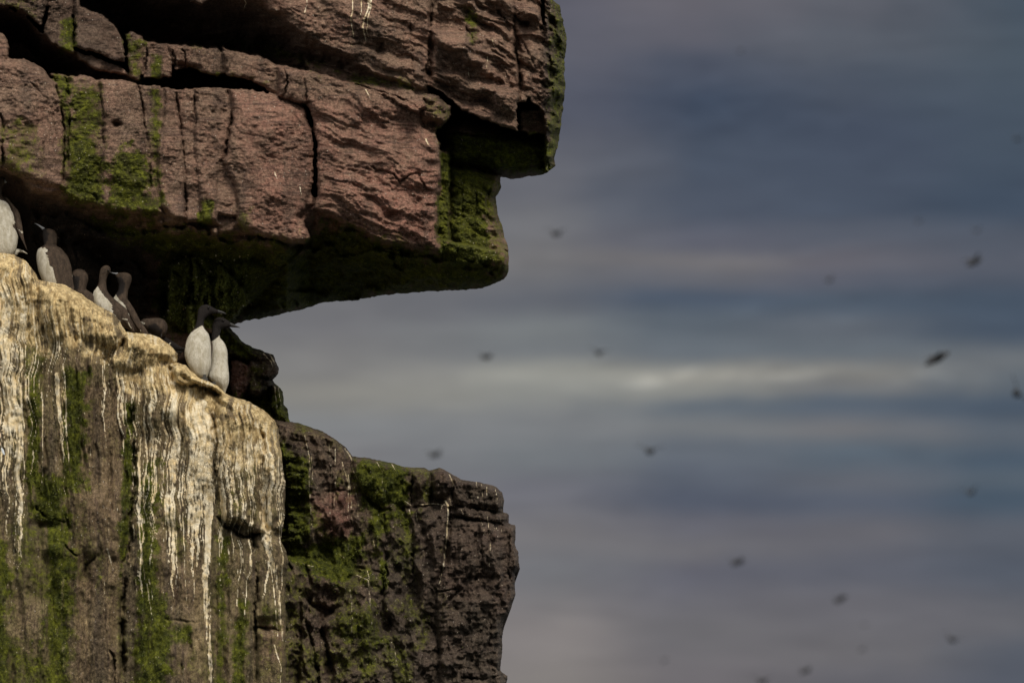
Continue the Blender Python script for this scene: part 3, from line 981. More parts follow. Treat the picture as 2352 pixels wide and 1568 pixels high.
    Z('moss', [(545, 480), (580, 480), (575, 540), (548, 530)], 0.5, 6, 10)
    Z('moss', [(760, 160), (860, 170), (940, 185), (950, 205), (800, 190)], 0.6, 8, 16)
    Z('moss', [(1008, 345), (1036, 350), (1036, 600), (1004, 590), (1010, 470)], 0.95, 6, 10)
    Z('moss', [(1030, 380), (1110, 395), (1130, 420), (1120, 520), (1150, 640), (880, 620), (880, 585), (1010, 600)], 0.95, 14, 24)
    Z('moss', [(1110, 400), (1175, 400), (1175, 640), (1120, 640)], 0.55, 10, 26)
    Z('moss', [(1010, 300), (1250, 305), (1285, 330), (1280, 400), (1030, 400)], 0.72, 12, 30)
    Z('moss', [(1252, -300), (1310, -300), (1310, 400), (1258, 400), (1256, 200), (1262, 120)], 0.58, 10, 16)
    Z('moss', [(1068, 14), (1084, 16), (1094, 60), (1086, 120), (1074, 70)], 0.7, 6, 10)
    Z('moss', [(370, 590), (460, 570), (590, 690), (550, 740), (400, 770), (360, 700)], 1.15, 14, 20)
    Z('moss', [(200, 500), (560, 545), (700, 565), (740, 500), (1010, 590), (1180, 620), (1150, 670), (900, 690), (560, 750), (400, 620)], 0.85, 24, 36)
    Z('moss', [(-100, -100), (110, -100), (80, 40), (0, 20)], 0.35, 10, 30)
    Z('moss', [(960, 205), (1040, 240), (1035, 300), (980, 260)], 0.42, 10, 20)
    Z('moss', [(1034, 400), (1110, 400), (1110, 500), (1140, 600), (1060, 620), (1034, 560)], 1.15, 12, 14)
    Z('ochre', [(1180, 340), (1230, 345), (1225, 385), (1180, 390)], 0.3, 10, 16)
    Z('ochre', [(1196, 256), (1246, 258), (1246, 304), (1200, 300)], 0.36, 8, 10)
    Z('dark', [(-500, 430), (20, 440), (300, 520), (560, 640), (900, 600), (1150, 650), (900, 690), (600, 740), (590, 690), (460, 570), (370, 590), (330, 760), (-500, 700)], 0.30, 30, 30)  # shade of the underside painted into the rock colour
    Z('dark', [(-500, 440), (140, 470), (330, 540), (350, 800), (-500, 800)], 0.95, 20, 20)  # deeper painted shade under the bed behind the left birds
    Z('dark', [(-500, -100), (110, -20), (560, -10), (700, 70), (880, 170), (640, 130), (330, 80), (300, 160), (120, 150), (90, 70), (-500, 100)], 0.6, 10, 14)  # painted shade in the recesses beneath the upper beds
    Z('dark', [(1250, -300), (1310, -300), (1310, 400), (1030, 420), (1020, 300), (1240, 310)], 0.75, 12, 16)  # shaded right flank and under-block, darkened in the colour
    # old damp stains down the slabs
    r.m['dark'] = np.maximum(r.m['dark'], 0.42 * sst(fbm(X * 1.5, Y * 0.22, 60, 191, 4), 0.08, 0.4) * sst(X, 1250, 1200))
    # droppings running down
    for p, a, b_ in [([(806, -30), (811, 10), (806, 50), (812, 80), (806, 120)], 1.6, 0.8), ([(838, -30), (848, 12), (838, 40), (833, 60), (840, 96)], 3.4, 1.4),
                     ([(853, -30), (852, 14), (845, 40), (842, 70), (846, 88)], 2.4, 1.0), ([(832, -20), (830, 20), (826, 44)], 1.6, 0.8), ([(704, -30), (706, 12), (700, 30)], 1.8, 1),
                     ([(562, 0), (566, 8), (560, 20)], 1.4, 0.8), ([(1120, 130), (1117, 160)], 1.1, 0.7), ([(1132, 92), (1136, 108)], 1.1, 0.8), ([(1075, 165), (1078, 178)], 1.1, 0.8),
                     ([(840, 206), (852, 228)], 1.6, 0.8), ([(978, 320), (984, 332)], 1.6, 1.0), ([(688, 430), (692, 448)], 1.3, 0.8), ([(630, 395), (636, 410)], 1.3, 0.8)]:
        r.streak(p, a, b_, 0.95, wig=1.5)
    for q in range(46):
        a = RS.rand() * 210 + 370
        b_ = 585 + RS.rand() * 150
        r.spot('guano', a, b_, 1.6 + 2.0 * RS.rand(), 1.4 + 2.6 * RS.rand(), 0.8, 20, 0.6, 6)
    r.tufts(30000, 'leafy green moss hanging under the overhang and down its mossy faces', [(1075, 500, 36, 90, 0.7), (1100, 600, 60, 30, 0.5), (960, 615, 90, 18, 0.4)])
    r.tufts(5200, 'bright leafy plants clinging under the overhang just above the end pair of birds', [(490, 660, 60, 40, 1.6), (535, 690, 34, 26, 2.2), (425, 650, 30, 50, 0.9), (400, 700, 26, 40, 0.7)], (1.6, 6.5), True, MAT_LEAFY)
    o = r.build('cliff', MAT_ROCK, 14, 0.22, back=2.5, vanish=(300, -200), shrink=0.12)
    tag(o, 'overhanging reddish brown sandstone beds with dark undersides at the top', 'cliff', kind='structure')


# ------------------------------------------------------------------ cliff: the wall below with the birds' ledge
WALL_TOP = [(-3000, 60), (-400, 480), (-60, 570), (0, 580), (30, 584), (58, 598), (78, 622), (90, 643), (120, 648), (150, 655), (182, 672), (214, 694), (240, 710), (262, 720), (276, 740), (290, 762),
            (320, 764), (346, 768), (366, 775), (392, 792), (408, 812), (405, 832), (426, 838), (440, 852), (454, 866), (480, 876), (500, 886), (520, 904), (546, 914), (574, 922), (606, 942), (630, 964)]


def make_wall():
    out = WALL_TOP + [(640, 985), (640, 1010), (647, 1040), (650, 1080), (656, 1110), (654, 1180), (650, 1212), (644, 1240), (656, 1262), (662, 1290), (656, 1340), (656, 1620), (660, 1800), (700, 7200), (-3000, 7200)]
    r = Relief(out, (-24, 700), (560, 1592), (-3000, 400), (900, 7200), jag=1.2, seed=11)
    X, Y, WX, WY = r.X, r.Y, r.WX, r.WY
    topy = np.interp(X, [p[0] for p in WALL_TOP], [p[1] for p in WALL_TOP])
    dep = Y - topy
    # the crest leans back, the wall bows gently
    e = -0.23 - 0.10 * sst(dep, 0, 120) + 0.10 * sst(dep, 200, 800)
    e = e + 0.00045 * (X - 320) * 0.3
    # upright folds
    e = e - 0.10 * fbm(WX, WY * 0.22, 110, 31, 3) - 0.065 * fbm(WX, WY * 0.12, 38, 33, 3)
    r.e = e + 0 * X
    # stacked humps of the crest
    r.block([(-900, 300), (-10, 578), (30, 582), (60, 598), (80, 622), (92, 660), (86, 720), (60, 790), (0, 820), (-900, 800)], -0.400, 0.0, 0.0, 60, 0.16)
    r.block([(84, 650), (120, 648), (182, 672), (240, 710), (262, 722), (280, 744), (286, 775), (276, 800), (255, 808), (235, 800), (180, 790), (120, 790), (84, 740)], -0.410, 0.0003, 0, 34, 0.16)
    r.block([(276, 764), (320, 762), (366, 775), (392, 792), (407, 812), (403, 835), (380, 850), (300, 860), (250, 850), (240, 815), (280, 800)], -0.380, 0.0003, 0, 34, 0.16)
    r.block([(392, 838), (426, 838), (444, 856), (482, 876), (500, 888), (522, 906), (516, 912), (490, 900), (460, 893), (430, 888), (404, 878), (396, 860)], -0.420, 0.0006, 0, 18, 0.12)
    r.block([(500, 905), (546, 914), (606, 942), (634, 968), (638, 1000), (645, 1060), (652, 1120), (648, 1190), (625, 1216), (604, 1212), (600, 1100), (560, 1000), (510, 930)], -0.360, 0.0006, 0, 30, 0.14)
    # rounded pilasters of the streaked curtain
    r.block([(300, 900), (420, 880), (486, 920), (494, 1000), (494, 1120), (500, 1180), (490, 1900), (320, 1900), (300, 1300), (322, 1180), (300, 1040)], -0.340, 0.0, 0, 60, 0.20)
    r.block([(494, 930), (560, 930), (600, 990), (606, 1100), (602, 1200), (612, 1226), (560, 1222), (525, 1206), (506, 1184), (498, 1100)], -0.380, 0.0, 0, 26, 0.14)
    r.block([(500, 1224), (540, 1240), (576, 1228), (586, 1300), (590, 1900), (490, 1900), (494, 1300)], -0.160, 0.0, 0, 24, 0.08)
    r.block([(590, 1214), (618, 1210), (636, 1246), (656, 1300), (660, 1420), (622, 1430), (588, 1420), (590, 1300)], -0.280, 0.0005, 0, 24, 0.12)
    r.block([(590, 1450), (655, 1450), (656, 1900), (588, 1900)], -0.300, 0.0005, 0, 16, 0.08)
    r.block([(612, 1222), (650, 1214), (651, 1232), (640, 1240), (620, 1236)], -0.340, 0.0, 0, 10, 0.08)
    # left part
    r.block([(-900, 800), (60, 820), (150, 830), (156, 1000), (150, 1160), (146, 1196), (120, 1200), (94, 1176), (70, 1140), (-900, 1150)], -0.300, 0.0, 0, 40, 0.14)
    r.block([(150, 830), (290, 850), (300, 1000), (300, 1180), (290, 1260), (280, 1290), (200, 1290), (150, 1250), (140, 1190)], -0.320, 0.0, 0, 40, 0.14)
    r.block([(200, 1300), (276, 1290), (280, 1400), (276, 1900), (196, 1900), (200, 1340)], -0.280, 0.0, 0, 26, 0.10)
    r.blur(3)
    for pts, w, dp in [
        ([(300, 925), (306, 1000), (308, 1100), (304, 1160), (298, 1200), (300, 1240), (288, 1290), (282, 1400), (284, 1620)], 7, 0.16),
        ([(584, 1228), (590, 1300), (586, 1400), (592, 1620)], 5, 0.18),
        ([(488, 925), (494, 980), (490, 1050), (498, 1120)], 6, 0.12),
        ([(596, 975), (606, 1010), (604, 1080)], 7, 0.14),
        ([(80, 1165), (100, 1182), (130, 1194), (148, 1200)], 5, 0.20),
        ([(144, 1246), (155, 1262), (176, 1276)], 4, 0.14),
        ([(146, 1180), (158, 1215), (146, 1250)], 4, 0.08),
        ([(284, 776), (272, 806), (250, 816)], 6, 0.16),
        ([(230, 800), (250, 816), (238, 826)], 5, 0.08),
        ([(402, 836), (392, 850), (398, 876)], 6, 0.14),
        ([(245, 1480), (262, 1520), (264, 1600)], 6, 0.12),
        ([(196, 1330), (198, 1300), (215, 1280)], 4, 0.06),
        ([(588, 1440), (620, 1442), (655, 1452)], 4, 0.10),
        ([(500, 1190), (520, 1210), (560, 1230), (600, 1226)], 6, 0.2),
        ([(416, 1520), (412, 1600)], 3, 0.05),
        ([(380, 1420), (480, 1430)], 4, 0.03),
    ]:
        r.crack(pts, w, dp)
    # undercut pockets
    for b in [(470, 890, 26, 6, -0.20, 18), (500, 908, 16, 5, -0.14, 25), (440, 884, 14, 4, -0.1), (640, 1228, 14, 10, -0.22), (548, 1208, 22, 9, -0.16, 20), (580, 1190, 10, 34, -0.10), (110, 1206, 26, 10, -0.08),
              (372, 830, 14, 14, -0.05), (398, 822, 6, 10, -0.05), (430, 870, 18, 7, -0.06, 30), (340, 1000, 16, 30, -0.06)]:
        r.bulge(*b)
    for b in [(120, 700, 30, 40, 0.05), (200, 740, 30, 40, 0.05), (260, 770, 10, 30, 0.06), (320, 800, 40, 20, 0.05), (60, 640, 20, 40, 0.05), (30, 700, 16, 60, 0.04), (560, 960, 30, 30, 0.06), (630, 1060, 12, 60, 0.05),
              (460, 1000, 20, 80, 0.05), (400, 940, 30, 40, 0.05), (350, 1250, 30, 60, 0.05), (430, 1350, 30, 60, 0.04), (230, 1160, 30, 50, 0.06), (60, 1320, 40, 40, 0.05), (120, 1260, 30, 20, 0.05),
              (400, 1180, 20, 30, 0.04), (415, 1260, 14, 20, 0.04), (250, 1340, 20, 20, 0.05)]:
        r.bulge(*b)
    xw = X + fbm(X * 0.45, Y, 75, 45, 2, 0.4) * 15 + fbm(X, Y, 16, 46, 1) * 1.3
    thin = fbm(xw, Y * 0.016, 3.4, 47, 3, 0.6) * 1.5
    wide = fbm(xw, Y * 0.012, 17, 49, 2) * 1.3
    # hanging ribs of crust on the curtain
    rib = fbm(xw, Y * 0.05, 9, 37, 3)
    crust = sst(dep, 4, 30) * sst(Y, 1230, 1050)
    r.add(-rib * (0.012 + 0.026 * crust) - thin * 0.008 * crust)
    r.add(fbm(X, Y * 0.5, 60, 91, 3) * 0.05 + fbm(X, Y * 0.45, 22, 93, 3) * 0.018 + fbm(X, Y * 0.6, 8, 95, 3) * 0.006)
    r.add((ridge(X, Y, 26, 97, 3) - 0.6) * 0.02 * sst(dep, 120, 0))

    Z = r.zone
    r.m['red'] += 0.1
    Z('red', [(160, 860), (300, 900), (300, 1300), (280, 1568), (180, 1568), (150, 1250)], 0.6, 30, 40, 80)
    Z('red', [(320, 1120), (480, 1120), (480, 1600), (320, 1600)], 0.45, 30, 40, 80)
    Z('red', [(600, 1430), (656, 1430), (656, 1520), (600, 1520)], 0.9, 10, 14, 80)
    # moss columns
    r.m['moss'] += 0.36 * sst(fbm(X * 1.6, Y * 0.6, 120, 57, 4), -0.35, 0.45) * sst(dep, 120, 320)
    Z('moss', [(60, 840), (92, 850), (94, 980), (80, 1150), (60, 1140), (66, 980)], 0.95, 8, 12, 30)
    Z('moss', [(150, 840), (204, 850), (200, 960), (196, 1140), (150, 1130), (146, 1000)], 0.9, 12, 20, 40)
    Z('moss', [(66, 1080), (150, 1100), (160, 1190), (140, 1230), (70, 1180)], 0.9, 14, 22, 30)
    Z('moss', [(-20, 1230), (30, 1230), (30, 1600), (-20, 1600)], 0.8, 12, 26, 50)
    Z('moss', [(0, 1200), (60, 1180), (150, 1200), (200, 1300), (130, 1420), (0, 1300)], 0.5, 20, 40, 50)
    Z('moss', [(96, 1180), (170, 1200), (170, 1380), (156, 1600), (100, 1600), (110, 1380)], 0.85, 14, 22, 40)
    Z('moss', [(0, 1450), (150, 1500), (150, 1600), (0, 1600)], 0.6, 14, 40, 40)
    Z('moss', [(282, 915), (306, 915), (308, 1060), (300, 1230), (276, 1320), (270, 1200), (286, 1080)], 0.85, 6, 10, 30)
    Z('moss', [(325, 1060), (366, 1060), (362, 1300), (400, 1500), (380, 1600), (305, 1600), (318, 1300)], 0.88, 12, 24, 40)
    Z('moss', [(370, 1140), (430, 1180), (420, 1300), (380, 1260)], 0.45, 12, 24, 40)
    Z('moss', [(380, 1440), (450, 1430), (450, 1480), (390, 1480)], 0.8, 10, 16, 40)
    Z('moss', [(500, 1230), (530, 1230), (520, 1400), (515, 1600), (494, 1600), (496, 1400)], 0.8, 8, 14, 40)
    Z('moss', [(545, 1380), (570, 1380), (566, 1600), (530, 1600)], 0.9, 8, 12, 40)
    Z('moss', [(600, 1390), (650, 1400), (650, 1450), (600, 1440)], 0.5, 8, 14, 30)
    Z('moss', [(540, 1060), (590, 1060), (590, 1210), (520, 1180)], 0.4, 10, 18, 30)
    Z('moss', [(0, 700), (20, 720), (14, 900), (0, 900)], 0.4, 8, 14, 30)
    Z('moss', [(50, 740), (110, 760), (100, 900), (60, 900)], 0.6, 10, 20, 30)
    r.m['moss'] = np.clip(r.m['moss'] - 0.25 * np.clip(fbm(X, Y * 0.15, 14, 39, 2) * 2, 0, 1), 0, 1)
    # crest crust
    endy = np.interp(X, [-400, 0, 60, 130, 200, 260, 300, 400, 480, 560, 640, 700], [260, 270, 230, 170, 150, 150, 170, 170, 190, 190, 130, 100])
    cr = sst(dep + fbm(X, Y, 40, 43, 4) * 60, endy * 1.15, endy * 0.55)
    r.m['ochre'] = np.maximum(r.m['ochre'], cr)
    # streaks: they all bend together over each bulge
    G = np.zeros(X.shape)
    prof = [(0, 0.85, 1100), (30, 0.85, 1140), (56, 0.78, 1140), (64, 0.16, 980), (95, 0.20, 960), (106, 0.42, 980), (118, 0.25, 900), (128, 0.5, 960), (146, 0.55, 1010), (160, 0.14, 900), (200, 0.12, 880),
            (240, 0.40, 960), (262, 0.55, 1040), (284, 0.50, 1030), (292, 0.12, 900), (310, 0.58, 1230), (340, 0.60, 1260), (356, 0.62, 1180), (366, 1.0, 1190), (420, 1.02, 1230), (455, 1.02, 1280), (486, 0.95, 1240),
            (500, 0.88, 1220), (540, 0.90, 1230), (590, 0.95, 1270), (640, 1.0, 1220), (656, 0.9, 1200)]
    gx = np.interp(X, [p[0] for p in prof], [p[1] for p in prof])
    gy = np.interp(X, [p[0] for p in prof], [p[2] for p in prof])
    fade = sst(Y + fbm(xw, Y * 0.01, 5, 51, 2) * 260, gy + 90, gy - 150)
    cov = np.clip(gx * fade * 0.86, 0, 0.9)
    p01 = sst(thin * 0.8 + wide * 0.45, -0.62, 0.62)
    st = sst(p01, 1 - cov - 0.07, 1 - cov + 0.09) * sst(cov, 0.0, 0.06)
    st = st * sst(dep, 30, 110) * np.clip(0.85 + fbm(X, Y, 16, 53, 3) * 0.7, 0, 1)
    st = st * (0.45 + 0.55 * sst(thin + wide * 0.5 + fbm(X, Y, 34, 154, 3) * 0.9, -0.25, 0.5))
    r.m['guano'] = np.maximum(r.m['guano'], st * 0.95)
    # hair-thin translucent runs that reach much further down
    t2 = fbm(xw * 1.0, Y * 0.006, 3.0, 147, 2) * 1.5
    run = sst(t2, 0.40, 0.60) * sst(Y + fbm(xw, Y * 0.003, 4, 148, 2) * 500, 1480, 1180) * sst(dep, 120, 200)
    run = run * (0.25 + 0.55 * sst(fbm(X * 1.0, Y * 0.2, 60, 149, 3), -0.15, 0.3)) * np.clip(0.6 + fbm(X, Y, 12, 150, 3) * 1.6, 0, 1)
    r.m['guano'] = np.maximum(r.m['guano'], run * 0.95 * (0.25 + 0.75 * sst(gx, 0.1, 0.6)))
    solid = 0.25 + 0.75 * sst(fbm(X, Y, 60, 59, 3), -0.22, 0.2)
    r.m['pat'] = 0.5 + solid * (-0.5 + sst(thin * 0.75 + wide * 0.5 + fbm(X, Y, 20, 55, 4) * 1.0, -0.75, 0.75))
    # bare rock showing between the streaks
    r.m['ochre'] *= np.where(dep > endy * 0.5, 0.9, 1)
    r.m['ochre'] = np.maximum(r.m['ochre'], 0.40 * sst(fbm(X * 2.0, Y * 0.25, 80, 155, 4), 0.0, 0.45))
    for p, a, b_, v_ in [
        ([(468, 1000), (470, 1080), (482, 1140), (478, 1240), (470, 1340), (478, 1440), (484, 1520), (482, 1620)], 19, 5, 1.0),
        ([(462, 930), (466, 1000), (470, 1060)], 22, 18, 0.95),
        ([(130, 860), (134, 930), (140, 980), (144, 1030), (146, 1060)], 7, 2.5, 1.0), ([(150, 900), (152, 980), (158, 1060)], 3, 1.6, 0.9),
        ([(96, 900), (99, 960), (98, 1000), (98, 1050), (97, 1110)], 1.8, 1.2, 1.0), ([(18, 880), (16, 960), (20, 1050), (16, 1140)], 2.5, 1.2, 0.9),
        ([(32, 860), (36, 960), (40, 1060), (36, 1170)], 2.5, 1.2, 0.9), ([(48, 880), (50, 980), (56, 1080), (50, 1180)], 2.5, 1.1, 0.9),
        ([(330, 960), (338, 1060), (330, 1120), (332, 1200)], 2.4, 1.4, 0.9), ([(318, 1040), (322, 1140), (318, 1200), (324, 1260), (332, 1330)], 5, 1.4, 0.85),
        ([(338, 1340), (346, 1400), (352, 1430)], 1.6, 1.0, 0.8), ([(312, 1320), (316, 1400)], 1.4, 0.8, 0.7),
        ([(600, 1180), (606, 1240), (626, 1290), (640, 1360), (646, 1440), (650, 1470)], 9, 3, 0.85), ([(622, 1300), (632, 1380), (638, 1460)], 2, 1.2, 0.9),
        ([(630, 1480), (646, 1530), (642, 1600)], 1.6, 1.2, 0.9), ([(420, 1180), (424, 1280), (428, 1380)], 1.8, 1.0, 0.8), ([(440, 1200), (444, 1300)], 1.6, 0.9, 0.8),
        ([(380, 1180), (386, 1300)], 1.4, 0.8, 0.7), ([(394, 1160), (396, 1240)], 2, 1, 0.8), ([(505, 1120), (512, 1200), (510, 1260)], 2, 1, 0.8),
        ([(246, 1260), (258, 1300), (262, 1310)], 3, 1.4, 0.55), ([(208, 1030), (206, 1080)], 1.4, 0.9, 0.8), ([(530, 1090), (548, 1180)], 2, 1.2, 0.8),
    ]:
        r.streak(p, a * 0.85, b_ * 0.8, v_, wig=1.2)
    r.m['dark'] = np.maximum(r.m['dark'], 0.6 * sst(fbm(X * 2.2 + 30, Y * 0.16, 70, 195, 4, 0.6), -0.02, 0.38) * sst(dep, 120, 300))
    r.add(-fbm(WX, WY * 0.08, 20, 197, 3) * 0.035 * sst(dep, 150, 350))
    Z('dark', [(284, 1220), (320, 1180), (312, 1600), (280, 1600)], 0.55, 8, 12)
    Z('dark', [(500, 1190), (590, 1210), (600, 1240), (520, 1235)], 0.5, 8, 12)  # painted shade inside the undercut below the curtain
    r.tufts(20000, 'green moss in upright bands on the streaked cliff wall')
    o = r.build('cliff', MAT_WALLROCK, 12, 0.16, back=1.2, vanish=(250, 2600), shrink=0.06)
    tag(o, 'cliff wall streaked with ochre and white droppings under the seabird ledge', 'cliff', kind='structure')


# ------------------------------------------------------------------ cliff: the darker shoulder to the right
def make_shoulder():
    out = [(560, 950), (600, 955), (640, 965), (690, 972), (735, 988), (770, 1008), (795, 1028), (810, 1047), (850, 1052), (880, 1060), (905, 1064), (930, 1072), (975, 1074), (985, 1080), (1010, 1074), (1030, 1084), (1058, 1100), (1104, 1106), (1140, 1118),
           (1152, 1130), (1158, 1148), (1156, 1176), (1168, 1182), (1168, 1200), (1183, 1206), (1184, 1250), (1191, 1268), (1194, 1305), (1186, 1314), (1183, 1316), (1183, 1362), (1172, 1402), (1158, 1420), (1153, 1445), (1153, 1480), (1150, 1538),
           (1166, 1552), (1164, 1570), (1170, 1640), (1180, 1800), (1300, 3200), (1500, 7200), (-200, 7200), (300, 1600), (560, 1300)]
    r = Relief(out, (580, 1216), (930, 1592), (-600, 900), (1600, 7200), jag=1.8, seed=23)
    X, Y, WX, WY = r.X, r.Y, r.WX, r.WY
    r.e = 0.75 + 0.0002 * (X - 800) + 0 * X
    r.e = r.e - 0.12 * fbm(WX, WY * 0.5, 130, 131, 3) - 0.05 * fbm(WX, WY * 0.35, 44, 133, 3)
    B = lambda p, e, gx=0.0, gy=0.0, R=14, amt=0.1: r.block(p, 0.52 + (e - 0.52) * 0.7, gx, gy, R * 0.8, amt * 0.6)
    B([(660, 1000), (800, 1050), (1030, 1090), (1150, 1130), (1180, 1220), (1184, 1400), (1154, 1440), (1150, 1560), (1200, 2200), (760, 2200), (700, 1500), (660, 1260)], 0.64, 0.0, 0.0, 12, 0.05)
    B([(630, 960), (700, 974), (740, 990), (778, 1012), (806, 1042), (818, 1090), (806, 1200), (780, 1250), (700, 1260), (690, 1180), (660, 1100), (640, 1040)], 0.52, 0.0006, 0, 40, 0.22)
    B([(806, 1050), (880, 1062), (935, 1075), (948, 1120), (944, 1165), (880, 1160), (840, 1150), (812, 1110)], 0.58, 0.0004, 0.0006, 20, 0.16)
    B([(936, 1074), (984, 1078), (992, 1120), (986, 1160), (950, 1160), (946, 1110)], 0.58, 0, 0, 16, 0.14)
    B([(988, 1080), (1015, 1076), (1040, 1092), (1042, 1120), (1026, 1148), (1000, 1146), (990, 1120)], 0.53, 0, 0, 20, 0.18)
    B([(1036, 1094), (1104, 1108), (1150, 1128), (1160, 1160), (1154, 1172), (1100, 1164), (1046, 1156), (1034, 1130)], 0.58, 0.0004, 0, 14, 0.14)
    B([(1046, 1164), (1100, 1172), (1160, 1182), (1166, 1200), (1100, 1192), (1046, 1184)], 0.58, 0.0004, 0, 8, 0.08)
    B([(1040, 1190), (1110, 1198), (1166, 1204), (1196, 1216), (1196, 1420), (1160, 1430), (1154, 1560), (1200, 2200), (1000, 2200), (1010, 1500), (1000, 1360), (1030, 1280)], 0.55, 0.0005, 0, 26, 0.14)
    B([(940, 1158), (1000, 1152), (1030, 1160), (1034, 1200), (1010, 1300), (1000, 1360), (990, 1420), (960, 1400), (950, 1280), (940, 1220)], 0.57, 0, 0, 20, 0.14)
    B([(870, 1170), (944, 1166), (948, 1230), (946, 1300), (890, 1290), (870, 1240)], 0.60, 0, 0, 18, 0.14)
    B([(820, 1160), (880, 1168), (890, 1280), (890, 1340), (866, 1350), (830, 1300)], 0.63, 0, 0, 20, 0.14)
    B([(650, 1285), (700, 1280), (800, 1300), (860, 1320), (880, 1360), (860, 1420), (800, 1420), (700, 1380), (660, 1330)], 0.50, 0.0005, 0.0, 34, 0.22)
    B([(640, 1262), (668, 1282), (700, 1300), (720, 1360), (700, 1500), (712, 2200), (500, 2200), (560, 1260)], 0.24, 0.0034, 0, 24, 0.12)
    B([(694, 1370), (730, 1410), (748, 1470), (770, 1560), (800, 2200), (660, 2200), (690, 1500)], 0.34, 0.0024, 0, 24, 0.14)
    B([(735, 1440), (780, 1395), (850, 1400), (900, 1460), (930, 1540), (960, 2200), (790, 2200), (760, 1540)], 0.42, 0.001, 0, 34, 0.2)
    B([(880, 1340), (960, 1400), (1000, 1480), (1010, 2200), (940, 2200), (910, 1480), (880, 1420)], 0.56, 0.0, 0, 30, 0.16)
    r.blur(2)
    for pts, w, dp in [
        ([(740, 1130), (790, 1126), (808, 1130)], 3, 0.08), ([(660, 1155), (720, 1148)], 3, 0.05), ([(660, 1010), (730, 1020), (770, 1060)], 3, 0.04),
        ([(812, 1090), (830, 1130), (860, 1160), (880, 1168)], 5, 0.12), ([(870, 1168), (940, 1164), (1000, 1160)], 4, 0.14),
        ([(945, 1080), (946, 1120), (944, 1160)], 4, 0.12), ([(984, 1080), (994, 1115), (990, 1158)], 5, 0.14), ([(1040, 1094), (1036, 1130), (1040, 1160)], 4, 0.10),
        ([(1046, 1160), (1100, 1168), (1156, 1178)], 3.5, 0.14), ([(1046, 1188), (1100, 1194), (1160, 1204)], 3.5, 0.14),
        ([(1030, 1160), (1036, 1220), (1020, 1290)], 3.5, 0.08), ([(946, 1170), (948, 1250), (950, 1320)], 4, 0.12), ([(880, 1170), (886, 1260), (888, 1330)], 5, 0.14),
        ([(820, 1300), (862, 1312), (880, 1318)], 3, 0.09), ([(735, 1280), (740, 1260), (820, 1290)], 3, 0.04), ([(880, 1330), (880, 1400), (900, 1440)], 6, 0.14),
        ([(700, 1290), (720, 1350), (700, 1420), (720, 1500), (740, 1600)], 7, 0.16), ([(740, 1440), (752, 1490), (780, 1600)], 7, 0.16),
        ([(1000, 1360), (1060, 1350), (1020, 1390)], 4, 0.08), ([(1100, 1200), (1110, 1290), (1080, 1360)], 3, 0.05), ([(1130, 1430), (1120, 1500), (1160, 1560)], 4, 0.08),
        ([(1060, 1556), (1110, 1558), (1165, 1546)], 3, 0.10), ([(1172, 1210), (1166, 1300), (1178, 1360)], 3, 0.08), ([(940, 1400), (1000, 1440), (1010, 1520)], 4, 0.08),
        ([(655, 1262), (660, 1290), (672, 1310)], 4, 0.12), ([(790, 1180), (796, 1240)], 3, 0.04),
    ]:
        r.crack(pts, w, dp)
    for b in [(760, 1000, 40, 16, 0.08, 25), (700, 1200, 30, 60, 0.04), (770, 1210, 20, 40, 0.05), (850, 1100, 24, 24, 0.05), (900, 1110, 24, 20, 0.05), (966, 1120, 12, 20, 0.06), (1014, 1112, 14, 20, 0.07),
              (1090, 1260, 50, 40, 0.06), (1140, 1300, 30, 60, 0.07), (1100, 1400, 40, 40, 0.06), (1050, 1480, 40, 50, 0.06), (840, 1400, 26, 40, 0.10, 20), (800, 1350, 40, 14, 0.08, 15), (720, 1330, 30, 14, 0.08, 20),
              (830, 1460, 30, 40, 0.08), (1000, 1260, 20, 60, 0.05), (910, 1230, 20, 40, 0.05), (960, 1500, 24, 60, 0.06), (1176, 1240, 8, 30, 0.06), (1185, 1290, 8, 14, 0.06)]:
        r.bulge(*b)
    r.add(-(ridge(WX, WY * 0.6, 60, 141, 3) - 0.5) * 0.09 - (ridge(*rotc(WX, WY * 0.5, -35), 24, 143, 3) - 0.5) * 0.02 - fbm(WX, WY * 0.4, 26, 144, 4) * 0.05)
    r.add(fbm(X, Y, 60, 145, 3) * 0.05 + fbm(X, Y, 20, 147, 3) * 0.016 + fbm(X, Y, 8, 149, 3) * 0.007)
    r.add(-fbm(WX * 0.2, WY + WX * 0.05, 16, 152, 4, 0.6) * 0.03 * sst(X, 900, 1040) - fbm(WX, WY * 0.25, 14, 153, 4, 0.6) * 0.02)
    ledgey = sst(X, 720, 660) * sst(Y, 1300, 1250) * sst(Y, 1020, 1060)
    r.add(-(ridge(WX * 0.25, WY, 22, 151, 3) - 0.5) * 0.10 * ledgey)
    Z = r.zone
    Z('red', [(712, 1130), (812, 1130), (806, 1215), (780, 1250), (725, 1230), (714, 1180)], 0.8, 14, 20, 40)
    Z('red', [(980, 1180), (1190, 1200), (1190, 1420), (1000, 1350)], 0.25, 30, 40, 80)
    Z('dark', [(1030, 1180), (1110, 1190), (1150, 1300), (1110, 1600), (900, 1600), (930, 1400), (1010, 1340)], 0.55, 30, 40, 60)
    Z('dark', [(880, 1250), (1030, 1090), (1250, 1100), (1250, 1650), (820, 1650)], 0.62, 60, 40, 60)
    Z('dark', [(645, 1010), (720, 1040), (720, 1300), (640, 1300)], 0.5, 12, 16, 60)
    Z('moss', [(642, 1010), (700, 1050), (716, 1120), (712, 1260), (645, 1270)], 0.72, 12, 22, 30)
    Z('moss', [(808, 1050), (945, 1076), (948, 1160), (870, 1168), (818, 1130)], 0.82, 12, 22, 30)
    Z('moss', [(660, 1250), (760, 1240), (840, 1230), (830, 1290), (800, 1350), (740, 1330), (660, 1300)], 0.92, 16, 24, 30)
